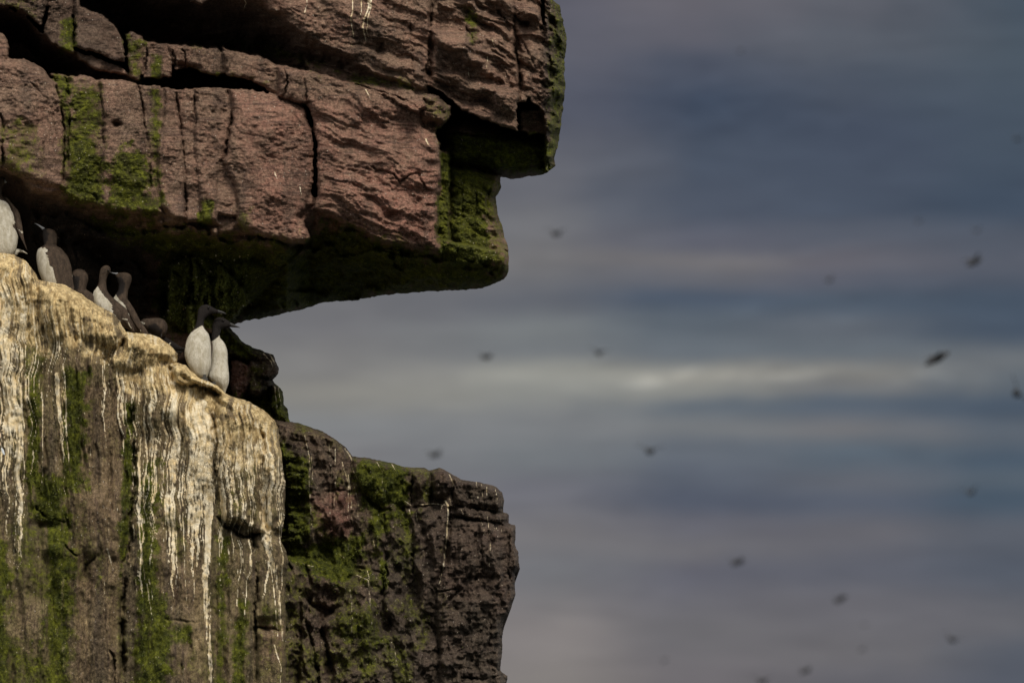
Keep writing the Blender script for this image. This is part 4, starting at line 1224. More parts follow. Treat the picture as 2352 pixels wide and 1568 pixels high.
    Z('moss', [(810, 1120), (900, 1165), (960, 1170), (940, 1220), (900, 1200), (860, 1280), (850, 1200)], 0.75, 12, 20, 30)
    Z('moss', [(800, 1280), (850, 1300), (885, 1340), (880, 1360), (800, 1330)], 0.6, 12, 20, 30)
    Z('moss', [(780, 1380), (860, 1390), (900, 1480), (840, 1500), (760, 1460)], 0.6, 14, 26, 30)
    Z('moss', [(970, 1080), (1000, 1080), (990, 1160), (970, 1150)], 0.5, 6, 12, 30)
    Z('moss', [(640, 1300), (700, 1310), (720, 1600), (650, 1600)], 0.42, 14, 30, 40)
    Z('moss', [(870, 1280), (890, 1290), (888, 1350), (874, 1350)], 0.8, 6, 8, 30)
    Z('moss', [(960, 1400), (990, 1390), (980, 1500), (950, 1500)], 0.4, 12, 20, 30)
    Z('ochre', [(690, 974), (760, 1000), (812, 1050), (806, 1060), (740, 1010), (690, 990)], 0.42, 10, 14, 24)
    for p, a, b_ in [([(700, 1000), (712, 1050), (710, 1120), (716, 1200), (722, 1240)], 2.0, 1.2), ([(716, 1040), (720, 1120)], 1.4, 0.8), ([(770, 1030), (772, 1090), (768, 1150), (766, 1180)], 1.6, 0.9), ([(756, 1020), (762, 1080), (756, 1240)], 1.4, 0.9),
                     ([(786, 1060), (800, 1110), (800, 1180), (796, 1200)], 1.8, 1.0), ([(800, 1090), (806, 1140), (810, 1220)], 2.2, 1.2), ([(812, 1110), (824, 1160), (820, 1200), (822, 1236)], 1.4, 0.9), ([(792, 1030), (806, 1050), (812, 1080), (830, 1120)], 2.4, 1.2),
                     ([(1022, 1150), (1030, 1160), (1026, 1220), (1020, 1290), (1012, 1330), (1006, 1352)], 4.5, 2.0), ([(1032, 1090), (1042, 1110), (1032, 1140), (1036, 1160)], 2.2, 1.6), ([(965, 1158), (1000, 1156), (1030, 1160)], 2.4, 2.6),
                     ([(1016, 1160), (1010, 1180)], 2, 1), ([(940, 1170), (950, 1200)], 2.4, 1.0), ([(956, 1176), (960, 1210)], 1.6, 0.9), ([(930, 1150), (950, 1164)], 1.6, 1.0),
                     ([(1094, 1108), (1100, 1160)], 1.6, 1.1), ([(1106, 1112), (1112, 1165)], 1.6, 1.1), ([(1118, 1118), (1120, 1164)], 1.8, 1.1), ([(1138, 1124), (1144, 1162)], 1.8, 1.1), ([(1080, 1130), (1086, 1160)], 1.2, 0.9),
                     ([(1102, 1184), (1116, 1230)], 1.4, 0.9), ([(1120, 1186), (1126, 1250), (1125, 1300)], 1.4, 0.9), ([(1150, 1186), (1152, 1230)], 1.3, 0.9), ([(1078, 1180), (1082, 1210)], 1.3, 0.9), ([(1060, 1170), (1066, 1190)], 1.2, 0.9), ([(1138, 1190), (1140, 1215)], 1.2, 0.9),
                     ([(866, 1060), (880, 1085), (878, 1110)], 1.4, 1.0), ([(900, 1066), (908, 1080)], 1.4, 1.0), ([(845, 1310), (850, 1340)], 2.0, 1.2), ([(858, 1240), (862, 1260)], 1.6, 1.0), ([(880, 1120), (874, 1150)], 1.2, 0.9), ([(800, 1250), (798, 1290)], 1.4, 0.8),
                     ([(820, 1320), (846, 1332), (850, 1390), (854, 1440)], 2.4, 0.8), ([(720, 1300), (700, 1296), (690, 1288)], 2.0, 1.0), ([(790, 1280), (776, 1270)], 1.2, 0.8), ([(804, 1350), (810, 1420), (800, 1520)], 1.0, 0.7), ([(905, 1480), (916, 1560)], 1.2, 0.8), ([(935, 1420), (932, 1500)], 1.2, 0.8)]:
        r.streak(p, a * 0.75, b_ * 0.7, 0.66, wig=1.4)
    r.m['moss'] = np.maximum(r.m['moss'], 0.50 * sst(fbm(X * 1.4, Y * 0.8, 90, 157, 4), -0.3, 0.4) * sst(X, 1120, 900))
    r.tufts(12000, 'green moss patches over the dark cliff shoulder')
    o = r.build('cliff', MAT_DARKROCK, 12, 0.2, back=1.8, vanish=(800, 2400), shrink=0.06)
    tag(o, 'dark mossy cliff shoulder jutting out at the lower right', 'cliff', kind='structure')


# ------------------------------------------------------------------ the rock behind the two standing birds
def make_boulder():
    out = [(350, 740), (420, 730), (480, 735), (520, 742), (536, 760), (556, 782), (578, 795), (600, 804), (628, 815), (636, 832), (642, 846), (640, 858), (626, 872), (632, 880), (645, 892), (650, 900),
           (652, 928), (662, 940), (664, 962), (690, 1010), (600, 1080), (420, 1000), (340, 900)]
    r = Relief(out, (340, 700), (720, 1040), (330, 720), (700, 1090), jag=1.8, seed=37, st=2.0)
    X, Y, WX, WY = r.X, r.Y, r.WX, r.WY
    r.e = 0.95 + 0 * X
    B = r.block
    B([(380, 745), (452, 770), (520, 780), (520, 900), (420, 880), (380, 820)], 0.80, 0, 0, 16, 0.1)
    B([(500, 740), (530, 752), (560, 785), (600, 805), (624, 815), (600, 830), (560, 830), (520, 810), (490, 780)], 0.74, 0.0004, 0.0, 14, 0.12)
    B([(532, 826), (560, 832), (574, 848), (570, 880), (560, 916), (540, 918), (528, 880)], 0.66, 0, 0, 10, 0.08)
    B([(570, 830), (610, 826), (640, 840), (640, 860), (610, 900), (590, 910), (572, 905), (568, 870)], 0.72, 0.0006, 0, 14, 0.1)
    B([(590, 812), (628, 815), (642, 848), (640, 862), (626, 872), (600, 864)], 0.70, 0.001, 0, 12, 0.1)
    B([(530, 916), (600, 912), (640, 905), (640, 1040), (520, 1040)], 1.05, 0, 0, 16, 0.1)
    B([(625, 882), (645, 890), (654, 930), (650, 960), (636, 950), (624, 930)], 0.72, 0.0006, 0, 8, 0.08)
    B([(640, 940), (662, 942), (668, 975), (636, 975)], 0.70, 0, 0, 8, 0.08)
    r.blur(1)
    for pts, w, dp in [([(572, 830), (568, 880), (562, 916)], 3, 0.12), ([(530, 918), (600, 914), (630, 904)], 4, 0.14), ([(600, 866), (628, 872), (636, 868)], 4, 0.14), ([(604, 866), (600, 910)], 3, 0.06),
                       ([(404, 765), (450, 780), (520, 800)], 3, 0.08), ([(560, 800), (600, 820), (620, 822)], 3, 0.06)]:
        r.crack(pts, w, dp)
    r.add(-(ridge(WX, WY, 34, 161, 4) - 0.5) * 0.09)
    r.add(fbm(X, Y, 20, 163, 3) * 0.03 + fbm(X, Y, 8, 165, 3) * 0.014)
    Z = r.zone
    Z('red', [(525, 820), (575, 830), (570, 916), (530, 916)], 0.9, 8, 10)
    Z('red', [(380, 750), (520, 780), (520, 900), (380, 850)], 0.4, 8, 10)
    Z('moss', [(480, 730), (560, 780), (600, 810), (560, 830), (500, 800)], 0.75, 10, 16, 24)
    Z('moss', [(520, 905), (600, 910), (660, 870), (670, 980), (520, 1040)], 0.85, 10, 16, 24)
    Z('moss', [(575, 840), (610, 830), (600, 900), (575, 900)], 0.5, 8, 16, 24)
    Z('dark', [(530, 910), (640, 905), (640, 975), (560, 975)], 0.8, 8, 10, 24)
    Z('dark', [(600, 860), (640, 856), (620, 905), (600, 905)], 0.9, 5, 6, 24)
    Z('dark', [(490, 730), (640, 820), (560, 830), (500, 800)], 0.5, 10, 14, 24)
    for p, a, b_ in [([(605, 812), (622, 830), (630, 850)], 1.6, 1.0), ([(618, 812), (632, 836)], 1.4, 0.9), ([(640, 884), (645, 930)], 1.2, 0.9), ([(420, 762), (422, 800)], 1.4, 1), ([(632, 886), (636, 940)], 1.2, 0.8)]:
        r.streak(p, a, b_, 0.85, wig=1.5)
    r.tufts(2500, 'dark green moss on the boulder behind the pair')
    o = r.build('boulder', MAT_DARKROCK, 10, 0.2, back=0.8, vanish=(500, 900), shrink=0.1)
    tag(o, 'dark mossy boulder jutting out behind the two standing guillemots', 'boulder', kind='structure')


make_overhang()
make_wall()
make_shoulder()
make_boulder()

# ------------------------------------------------------------------ birds
def r3(p):   # drawing units of the three enlargements the birds were measured in
    return (0.9408 * (0 + p[0] * 0.19133), 0.9408 * (400 + p[1] * 0.19133))


def r4(p):
    return (0.9408 * (160 + p[0] * 0.19133), 0.9408 * (600 + p[1] * 0.19133))


def r5(p):
    return (0.9408 * (400 + p[0] * 0.19133), 0.9408 * (700 + p[1] * 0.19133))


def catmull(P, n):
    P = np.array(P, float)
    m = len(P)
    t = np.linspace(0, m - 1, n)
    i = np.clip(np.floor(t).astype(int), 0, m - 2)
    f = (t - i)[:, None]
    p0 = P[np.clip(i - 1, 0, m - 1)]
    p1 = P[i]
    p2 = P[i + 1]
    p3 = P[np.clip(i + 2, 0, m - 1)]
    return 0.5 * (2 * p1 + (-p0 + p2) * f + (2 * p0 - 5 * p1 + 4 * p2 - p3) * f ** 2 + (-p0 + 3 * p1 - 3 * p2 + p3) * f ** 3)


def loft(name, secs, conv, depth, mat, parent, thick=0.9, n=70, seg=36, white=None, black=None, wrag=2.0, curve=None, backwhite=False, base_y=None, seed=0, ox=0.0, oy=0.0):
    """one closed skin through cross-sections given by their left and right ends;
    thick = depth over width, depth in metres (number or one per section)"""
    LR = []
    for s in secs:
        a, b = conv(s[0]), conv(s[1])
        LR.append((a[0] + ox, a[1] + oy, b[0] + ox, b[1] + oy))
    LR = catmull(LR, n)
    m = len(secs)
    dd = depth if hasattr(depth, '__len__') else [depth] * m
    dd = catmull([[v] for v in dd], n)[:, 0]
    tt = thick if hasattr(thick, '__len__') else [thick] * m
    tt = catmull([[v] for v in tt], n)[:, 0]
    V, W, K = [], [], []
    by = base_y if base_y is not None else LR[0][1]
    ang = np.linspace(0, 2 * np.pi, seg, endpoint=False)
    PX, PY, PD, FR = [], [], [], []
    for i in range(n):
        lx, ly, rx, ry = LR[i]
        cx, cy = (lx + rx) / 2, (ly + ry) / 2
        hx, hy = (rx - lx) / 2, (ry - ly) / 2
        w = math.hypot(hx, hy) / PPM
        # keep the bird plumb although the camera looks up at it
        d0 = dd[i] + VY(cy) - VY(by)
        ca, sa = np.cos(ang), np.sin(ang)
        PX.append(cx + hx * ca)
        PY.append(cy + hy * ca)
        PD.append(d0 - sa * w * tt[i])
        FR.append(sa)
    PX, PY, PD, FR = map(np.array, (PX, PY, PD, FR))
    P = loc(PX, PY, PD + VY(by)).reshape(-1, 3)
    c0 = loc(PX[0].mean(), PY[0].mean(), PD[0].mean() + VY(by))
    c1 = loc(PX[-1].mean(), PY[-1].mean(), PD[-1].mean() + VY(by))
    verts = np.vstack([P, c0.reshape(1, 3), c1.reshape(1, 3)])
    faces = []
    for i in range(n - 1):
        for j in range(seg):
            k = (j + 1) % seg
            faces.append((i * seg + j, i * seg + k, (i + 1) * seg + k, (i + 1) * seg + j))
    for j in range(seg):
        k = (j + 1) % seg
        faces.append((n * seg, k, j))
        faces.append((n * seg + 1, (n - 1) * seg + j, (n - 1) * seg + k))
    me = bpy.data.meshes.new(name)
    me.from_pydata(verts.tolist(), [], faces)
    me.polygons.foreach_set('use_smooth', [True] * len(faces))

    def attr(nm, poly, default_back):
        vals = np.zeros(n * seg)
        if poly:
            pts = [(conv(p)[0] + ox, conv(p)[1] + oy) for p in poly]
            X, Y = PX.ravel(), PY.ravel()
            sd = poly_sd(X, Y, pts) + fbm(X * 1.0, Y * 0.6, 4.0, 200 + seed, 3) * wrag
            vals = sst(sd, -0.9, 0.9)
            vals = np.where(FR.ravel() > -0.35, vals, default_back)
        at = me.attributes.new(nm, 'FLOAT', 'POINT')
        at.data.foreach_set('value', np.concatenate([vals, [vals[0], vals[-1]]]).astype(np.float32))
    attr('white', white, 0.0)
    attr('black', black, 1.0 if black else 0.0)
    me.materials.append(mat)
    o = bpy.data.objects.new(name, me)
    C.objects.link(o)
    if parent:
        o.parent = parent
    return o


def bird_root(name, conv, foot, depth, label, group):
    x, y = conv(foot)
    o = bpy.data.objects.new(name, None)
    o.empty_display_size = 0.1
    C.objects.link(o)
    p = loc(x, y, depth + VY(y))
    # the Empty stands at the bird's feet; its children keep the cliff's frame
    o.matrix_world = M @ Matrix.Translation(Vector(p.tolist()))
    tag(o, label, 'guillemot', group)
    o['_base'] = p.tolist()
    return o


def finish(root):
    base = Vector(root['_base'])
    del root['_base']

    def shift(ob):
        for ch in [c for c in bpy.data.objects if c.parent == ob]:
            if ch.type == 'MESH' and 'done' not in ch:
                ch.data.transform(Matrix.Translation(-base))
                ch['done'] = 1
            shift(ch)
    shift(root)
    for ch in bpy.data.objects:
        if 'done' in ch:
            del ch['done']


def eye(conv, p, depth, r, parent, by):
    x, y = conv(p)
    d = depth + VY(y)
    c = loc(x, y, d)
    me = bpy.data.meshes.new('eye')
    vs, fs = [], []
    n, s = 8, 12
    for i in range(n + 1):
        th = math.pi * i / n
        for j in range(s):
            ph = 2 * math.pi * j / s
            vs.append((c[0] + r * math.sin(th) * math.cos(ph), c[1] + r * math.sin(th) * math.sin(ph), c[2] + r * math.cos(th)))
    for i in range(n):
        for j in range(s):
            k = (j + 1) % s
            fs.append((i * s + j, (i + 1) * s + j, (i + 1) * s + k, i * s + k))
    me.from_pydata(vs, [], fs)
    me.polygons.foreach_set('use_smooth', [True] * len(fs))
    me.materials.append(MAT_EYE)
    o = bpy.data.objects.new('eye', me)
    C.objects.link(o)
    o.parent = parent
    return o


def dep(y, by, d):
    return d + 0 * y


GRP = 'guillemots standing along the ledge'


def make_birds():
    # 1: taller of the pair at the end of the ledge
    D = -0.08
    t = bird_root('guillemot', r5, (540, 1145), D, 'taller guillemot of the end pair, white breast, brown head facing right', GRP)
    body = loft('body', [((505, 1165), (545, 1175)), ((400, 1130), (572, 1100)), ((330, 1040), (600, 1015)), ((282, 940), (606, 930)), ((264, 850), (604, 830)), ((276, 740), (600, 742)), ((300, 655), (590, 670)),
                         ((335, 592), (572, 605)), ((372, 548), (538, 548)), ((400, 508), (514, 505)), ((412, 460), (510, 458)), ((424, 405), (524, 412)), ((430, 350), (560, 372)), ((440, 292), (592, 352)),
                         ((478, 242), (622, 346)), ((550, 226), (652, 342)), ((628, 262), (674, 338)), ((690, 296), (694, 334))], r5, D, MAT_BIRD, t, thick=[.7, .8, .85, .85, .85, .85, .85, .85, .9, .95, .95, .95, .85, .75, .68, .65, .6, .6],
                white=[(200, 1250), (210, 640), (300, 655), (345, 585), (405, 540), (452, 512), (490, 490), (515, 535), (560, 585), (600, 640), (700, 700), (700, 1250)], black=[(380, 200), (720, 200), (720, 420), (540, 420), (505, 500), (400, 560)], wrag=0.8, seed=1)
    loft('bill', [((686, 292), (684, 338)), ((730, 306), (728, 342)), ((768, 322), (766, 346)), ((797, 343), (796, 349))], r5, D, MAT_BILL, t, thick=0.5, n=20, seg=14, base_y=r5((505, 1165))[1])
    eye(r5, (570, 264), D + VY(r5((570, 264))[1]) * 0 - 0.031, 0.0058, t, 0)
    loft('wing', [((590, 690), (604, 690)), ((596, 740), (622, 735)), ((598, 820), (624, 820)), ((598, 900), (614, 900)), ((596, 960), (606, 960))], r5, D + 0.05, MAT_BIRD, t, thick=1.6, n=24, seg=14, base_y=r5((505, 1165))[1])
    foot(t, r5, (520, 1150), D - 0.05)
    finish(t)
    # 2: shorter of the pair
    D = -0.01
    t = bird_root('guillemot', r5, (770, 1320), D, 'shorter guillemot of the end pair, black dagger bill against the sky', GRP)
    loft('body', [((766, 1345), (784, 1350)), ((725, 1285), (800, 1300)), ((640, 1225), (826, 1232)), ((566, 1150), (832, 1130)), ((590, 1055), (824, 1040)), ((600, 960), (816, 960)), ((600, 860), (815, 860)), ((602, 785), (800, 778)),
                  ((608, 715), (776, 722)), ((612, 678), (744, 680)), ((606, 635), (714, 640)), ((614, 580), (722, 584)), ((618, 524), (738, 540)), ((624, 468), (778, 522)), ((650, 418), (815, 516)), ((695, 388), (835, 514)),
                  ((770, 400), (852, 512)), ((832, 440), (868, 510))], r5, D, MAT_BIRD, t, thick=[.7, .8, .85, .85, .85, .85, .85, .85, .9, .9, .95, .95, .85, .75, .68, .62, .6, .5],
         white=[(500, 1450), (520, 760), (606, 700), (655, 668), (690, 640), (708, 618), (722, 645), (745, 682), (800, 720), (950, 800), (950, 1450)],
         black=[(560, 330), (900, 330), (900, 640), (600, 720), (560, 700)], wrag=0.8, seed=2)
    loft('bill', [((846, 452), (844, 514)), ((890, 474), (888, 518)), ((935, 498), (933, 520)), ((973, 518), (972, 523))], r5, D, MAT_BILL, t, thick=0.42, n=20, seg=14, base_y=r5((766, 1345))[1])
    eye(r5, (758, 430), D - 0.031, 0.0058, t, 0)
    loft('tail', [((770, 1300), (790, 1310)), ((790, 1250), (815, 1255)), ((800, 1180), (832, 1180)), ((806, 1100), (824, 1100))], r5, D + 0.03, MAT_BIRD, t, thick=0.9, n=20, seg=14, white=[(700, 1000), (900, 1000), (900, 1400), (700, 1400)], base_y=r5((766, 1345))[1])
    foot(t, r5, (640, 1240), D - 0.12)
    finish(t)
    # 3: cut by the left edge of the picture
    D = -0.06
    t = bird_root('guillemot', r3, (60, 1140), D, 'guillemot on the highest hump of the ledge, white breast, cut off by the left edge', GRP)
    loft('body', [((-40, 1190), (150, 1180)), ((-100, 1130), (200, 1110)), ((-150, 1050), (218, 1040)), ((-165, 900), (235, 930)), ((-165, 760), (222, 830)), ((-150, 640), (215, 720)), ((-125, 540), (190, 610)),
                  ((-95, 465), (120, 480)), ((-66, 410), (36, 412)), ((-56, 350), (30, 345)), ((-52, 290), (44, 285)), ((-50, 230), (78, 240)), ((-42, 185), (72, 190)), ((-18, 156), (40, 158))], r3, D, MAT_BIRD, t, thick=0.85,
         white=[(-300, 1300), (-300, 470), (-60, 455), (20, 458), (90, 490), (130, 560), (175, 680), (195, 750), (160, 790), (205, 860), (232, 930), (225, 1010), (300, 1300)], wrag=3.0, seed=3)
    loft('wing', [((30, 430), (90, 425)), ((90, 470), (170, 520)), ((150, 580), (240, 610)), ((180, 690), (268, 710)), ((195, 790), (286, 800)), ((230, 880), (296, 890)), ((270, 960), (314, 985)), ((305, 1030), (334, 1050)), ((338, 1095), (346, 1098))],
         r3, D - 0.02, MAT_BIRD, t, thick=0.9, n=50, seg=20, white=[(222, 828), (240, 835), (270, 862), (292, 852), (292, 885), (275, 882)], wrag=0.4, seed=4, base_y=r3((-40, 1190))[1])
    loft('bill', [((62, 196), (58, 246)), ((74, 216), (72, 244)), ((88, 236), (87, 242))], r3, D - 0.03, MAT_BILLGLINT, t, thick=0.8, n=14, seg=12, base_y=r3((-40, 1190))[1])
    eye(r3, (54, 206), D - 0.034, 0.0058, t, 0)
    loft('tail', [((110, 1140), (140, 1185)), ((190, 1090), (210, 1170)), ((260, 1090), (262, 1130)), ((320, 1118), (318, 1142)), ((350, 1145), (348, 1152))], r3, D + 0.04, MAT_BIRD, t, thick=0.8, n=24, seg=16,
         white=[(60, 1100), (230, 1080), (300, 1110), (360, 1150), (300, 1150), (240, 1120), (200, 1200), (60, 1200)], wrag=0.6, base_y=r3((-40, 1190))[1])
    finish(t)
    # 4: head thrown up to the left
    D = -0.01
    t = bird_root('guillemot', r3, (700, 1560), D, 'guillemot with its bill raised to the upper left, brown back turned to us', GRP)
    loft('body', [((880, 1700), (965, 1690)), ((700, 1650), (950, 1620)), ((590, 1570), (935, 1540)), ((530, 1470), (922, 1460)), ((492, 1370), (912, 1370)), ((468, 1260), (896, 1270)), ((464, 1170), (868, 1190)), ((480, 1100), (822, 1125)),
                  ((525, 1062), (775, 1075)), ((556, 1040), (722, 1044)), ((552, 1000), (726, 995)), ((542, 930), (731, 930)), ((540, 880), (716, 878)), ((544, 845), (684, 842)), ((556, 822), (632, 826))], r3, D, MAT_BIRD, t, thick=0.85,
         white=[(500, 1060), (560, 1072), (600, 1092), (596, 1160), (610, 1230), (650, 1310), (690, 1400), (716, 1470), (722, 1700), (400, 1700), (380, 1100)],
         black=[(500, 780), (590, 810), (620, 900), (600, 1000), (560, 1050), (480, 1000)], wrag=4.0, seed=5)
    loft('wing', [((640, 1100), (720, 1070)), ((610, 1180), (850, 1180)), ((640, 1290), (905, 1290)), ((680, 1390), (918, 1390)), ((720, 1470), (928, 1480)), ((780, 1550), (938, 1560)), ((880, 1640), (955, 1630)), ((950, 1690), (966, 1686))],
         r3, D - 0.035, MAT_BIRD, t, thick=0.42, n=50, seg=24, white=[(700, 1382), (760, 1392), (850, 1384), (850, 1406), (770, 1408)], wrag=0.6, seed=6, base_y=r3((880, 1700))[1])
    loft('wing', [((868, 1260), (884, 1255)), ((880, 1300), (912, 1320)), ((896, 1380), (922, 1400)), ((908, 1480), (934, 1490)), ((935, 1590), (952, 1590))], r3, D - 0.01, MAT_BIRD, t, thick=1.5, n=20, seg=14,
         white=[(900, 1410), (925, 1410), (925, 1445), (905, 1445)], wrag=0.3, base_y=r3((880, 1700))[1])
    loft('bill', [((572, 815), (548, 850)), ((540, 800), (524, 826)), ((490, 772), (482, 788)), ((438, 754), (436, 758))], r3, D, MAT_BILLGLINT, t, thick=0.6, n=18, seg=12, base_y=r3((880, 1700))[1])
    loft('tail', [((440, 1350), (450, 1400)), ((470, 1400), (470, 1450)), ((520, 1470), (510, 1500)), ((560, 1520), (550, 1530))], r3, D + 0.08, MAT_BIRD, t, thick=0.8, n=16, seg=12, base_y=r3((880, 1700))[1])
    finish(t)
    # 5: low, brown head seen from behind
    D = 0.02
    t = bird_root('guillemot', r4, (250, 780), D, 'squat guillemot seen from behind, round brown head low beside the raised bill bird', GRP)
    loft('body', [((450, 830), (478, 800)), ((360, 850), (452, 752)), ((250, 820), (400, 672)), ((160, 760), (345, 608)), ((120, 680), (290, 572)), ((98, 600), (264, 548)), ((84, 510), (274, 498)), ((74, 425), (291, 428)), ((82, 355), (280, 362)), ((112, 312), (245, 320)), ((155, 297), (205, 299))],
         r4, D, MAT_BIRD, t, thick=0.85, black=[(60, 360), (180, 400), (160, 560), (60, 560)], wrag=4, seed=7)
    loft('wing', [((180, 600), (250, 560)), ((220, 660), (330, 610)), ((280, 720), (390, 670)), ((370, 780), (440, 740)), ((450, 805), (474, 795))], r4, D - 0.05, MAT_BIRD, t, thick=0.5, n=30, seg=20, base_y=r4((450, 830))[1])
    loft('bill', [((95, 400), (88, 350)), ((70, 385), (66, 352)), ((40, 372), (38, 364))], r4, D + 0.04, MAT_BILL, t, thick=0.6, n=14, seg=12, base_y=r4((450, 830))[1])
    finish(t)
    # 6: tall neck, facing right
    D = -0.02
    t = bird_root('guillemot', r4, (640, 900), D, 'slim long necked guillemot facing right, its face touched by a neighbour bill', GRP)
    loft('body', [((855, 1095), (885, 1100)), ((745, 1040), (840, 975)), ((630, 990), (808, 895)), ((500, 920), (760, 810)), ((410, 830), (690, 745)), ((350, 720), (625, 680)), ((346, 640), (570, 628)), ((362, 575), (536, 578)), ((398, 525), (524, 530)), ((420, 480), (519, 480)), ((424, 430), (522, 432)),
                  ((430, 380), (540, 376)), ((438, 330), (568, 342)), ((452, 288), (577, 302)), ((480, 260), (562, 268)), ((508, 249), (538, 251))], r4, D, MAT_BIRD, t, thick=0.85,
         white=[(300, 620), (340, 600), (372, 560), (408, 512), (430, 545), (462, 600), (520, 668), (566, 715), (590, 760), (600, 830), (640, 900), (700, 960), (700, 1000), (500, 1100), (250, 800)], wrag=1.2, seed=8)
    loft('wing', [((590, 690), (625, 680)), ((590, 760), (700, 740)), ((640, 850), (780, 810)), ((700, 920), (810, 890)), ((780, 1000), (840, 970)), ((868, 1090), (884, 1092))], r4, D - 0.035, MAT_BIRD, t, thick=0.5, n=40, seg=22,
         white=[(700, 922), (780, 930), (784, 918), (790, 944), (810, 985), (830, 1030), (850, 1055), (842, 1060), (812, 1020), (785, 946), (704, 936)], wrag=0.3, seed=9, base_y=r4((855, 1095))[1])
    eye(r4, (545, 316), D - 0.028, 0.0062, t, 0)
    loft('bill', [((556, 306), (548, 346)), ((574, 326), (568, 350)), ((592, 345), (588, 352))], r4, D, MAT_BILL, t, thick=0.7, n=14, seg=12, base_y=r4((855, 1095))[1])
    finish(t)
    # 7: facing left, bill at the neighbour's face
    D = 0.03
    t = bird_root('guillemot', r4, (980, 1150), D, 'guillemot facing left with its pale bill tip touching the long necked neighbour', GRP)
    loft('body', [((1020, 1170), (1075, 1160)), ((925, 1130), (1030, 1070)), ((820, 1060), (955, 970)), ((740, 960), (905, 862)), ((670, 860), (852, 775)), ((615, 760), (808, 712)), ((600, 690), (790, 664)), ((638, 622), (793, 618)), ((668, 570), (802, 562)), ((674, 510), (826, 502)),
                  ((658, 452), (842, 444)), ((640, 405), (838, 384)), ((636, 370), (802, 350)), ((660, 346), (750, 337))], r4, D, MAT_BIRD, t, thick=0.85,
         white=[(560, 700), (600, 680), (630, 645), (642, 612), (656, 650), (690, 690), (735, 730), (768, 770), (778, 820), (812, 870), (808, 930), (760, 900), (700, 900), (560, 800)],
         black=[(600, 400), (720, 400), (760, 480), (740, 600), (640, 660), (600, 560)], wrag=1.6, seed=10)
    loft('wing', [((770, 690), (800, 690)), ((770, 780), (860, 780)), ((810, 870), (905, 860)), ((860, 960), (955, 960)), ((920, 1050), (1020, 1050)), ((1010, 1150), (1068, 1140))], r4, D - 0.035, MAT_BIRD, t, thick=0.5, n=40, seg=22,
         white=[(858, 1050), (900, 1062), (945, 1080), (966, 1066), (966, 1094), (940, 1092), (890, 1076)], wrag=0.3, seed=11, base_y=r4((1020, 1170))[1])
    loft('bill', [((668, 342), (664, 372)), ((630, 343), (628, 362)), ((596, 340), (595, 350)), ((563, 337), (563, 342))], r4, D - 0.01, MAT_BILLGLINT, t, thick=0.6, n=16, seg=12, base_y=r4((1020, 1170))[1])
    finish(t)
    # 8: crouching with bowed head
    D = 0.06
    t = bird_root('guillemot', r4, (1150, 1180), D, 'crouching guillemot with a bowed brown head, low between the left group and the end pair', GRP)
    loft('body', [((950, 960), (975, 1010)), ((1000, 932), (1010, 1060)), ((1075, 925), (1085, 1110)), ((1150, 920), (1165, 1165)), ((1215, 925), (1235, 1165)), ((1265, 950), (1285, 1120)), ((1298, 1000), (1302, 1050))], r4, D, MAT_BIRD, t, thick=0.9,
         white=[(940, 965), (985, 970), (1015, 985), (1010, 1005), (985, 1000), (960, 985)], black=[(1060, 1010), (1150, 990), (1240, 1080), (1200, 1200), (1050, 1150)], wrag=2, seed=12)
    loft('back', [((1120, 1120), (1160, 1240)), ((1200, 1110), (1210, 1250)), ((1290, 1170), (1300, 1290)), ((1400, 1240), (1400, 1330)), ((1480, 1290), (1480, 1330)), ((1548, 1306), (1546, 1314))], r4, D + 0.05, MAT_BIRD, t, thick=0.6, n=40, seg=20, seed=13,
         white=[(1300, 1290), (1318, 1250), (1350, 1215), (1340, 1250), (1322, 1290)], wrag=0.3, black=[(1100, 1100), (1600, 1100), (1600, 1400), (1100, 1400)], base_y=r4((950, 960))[1])
    loft('tail', [((1400, 1320), (1400, 1370)), ((1460, 1330), (1460, 1372)), ((1512, 1330), (1510, 1350))], r4, D + 0.06, MAT_BIRD, t, thick=0.5, n=14, seg=12, black=[(1300, 1200), (1600, 1200), (1600, 1500), (1300, 1500)], base_y=r4((950, 960))[1])
    loft('bill', [((1240, 1100), (1205, 1130)), ((1235, 1130), (1215, 1148)), ((1222, 1168), (1218, 1170))], r4, D - 0.02, MAT_BILL, t, thick=0.6, n=12, seg=12, base_y=r4((950, 960))[1])
    finish(t)
    # lone white feather by the left edge
    o = loft('feather', [((14, 1008), (26, 1006)), ((18, 1040), (44, 1030)), ((26, 1070), (56, 1062)), ((50, 1096), (62, 1098))], lambda p: (0.9408 * p[0] * 0.19133, 0.9408 * (900 + p[1] * 0.19133)), -0.45, MAT_FEATHER, None, thick=0.25, n=16, seg=12)
    o.matrix_world = M
    tag(o, 'small white feather stuck to the streaked rock at the left edge', 'feather')


def foot(parent, conv, p, d):
    """three webbed toes gripping the lip"""
    x0, y0 = conv(p)
    for dx, dl in ((-7, 10), (0, 12), (7, 10)):
        pass
    ident = lambda q: q
    o = loft('foot', [((x0 - 3, y0 - 6), (x0 + 3, y0 - 6)), ((x0 - 4, y0 - 1), (x0 + 4, y0 - 1)), ((x0 - 8, y0 + 4), (x0 + 8, y0 + 4)), ((x0 - 7, y0 + 7), (x0 + 7, y0 + 8))], ident,
             [d + 0.02, d, d - 0.02, d - 0.03], MAT_FOOT, parent, thick=0.35, n=16, seg=12)
    return o


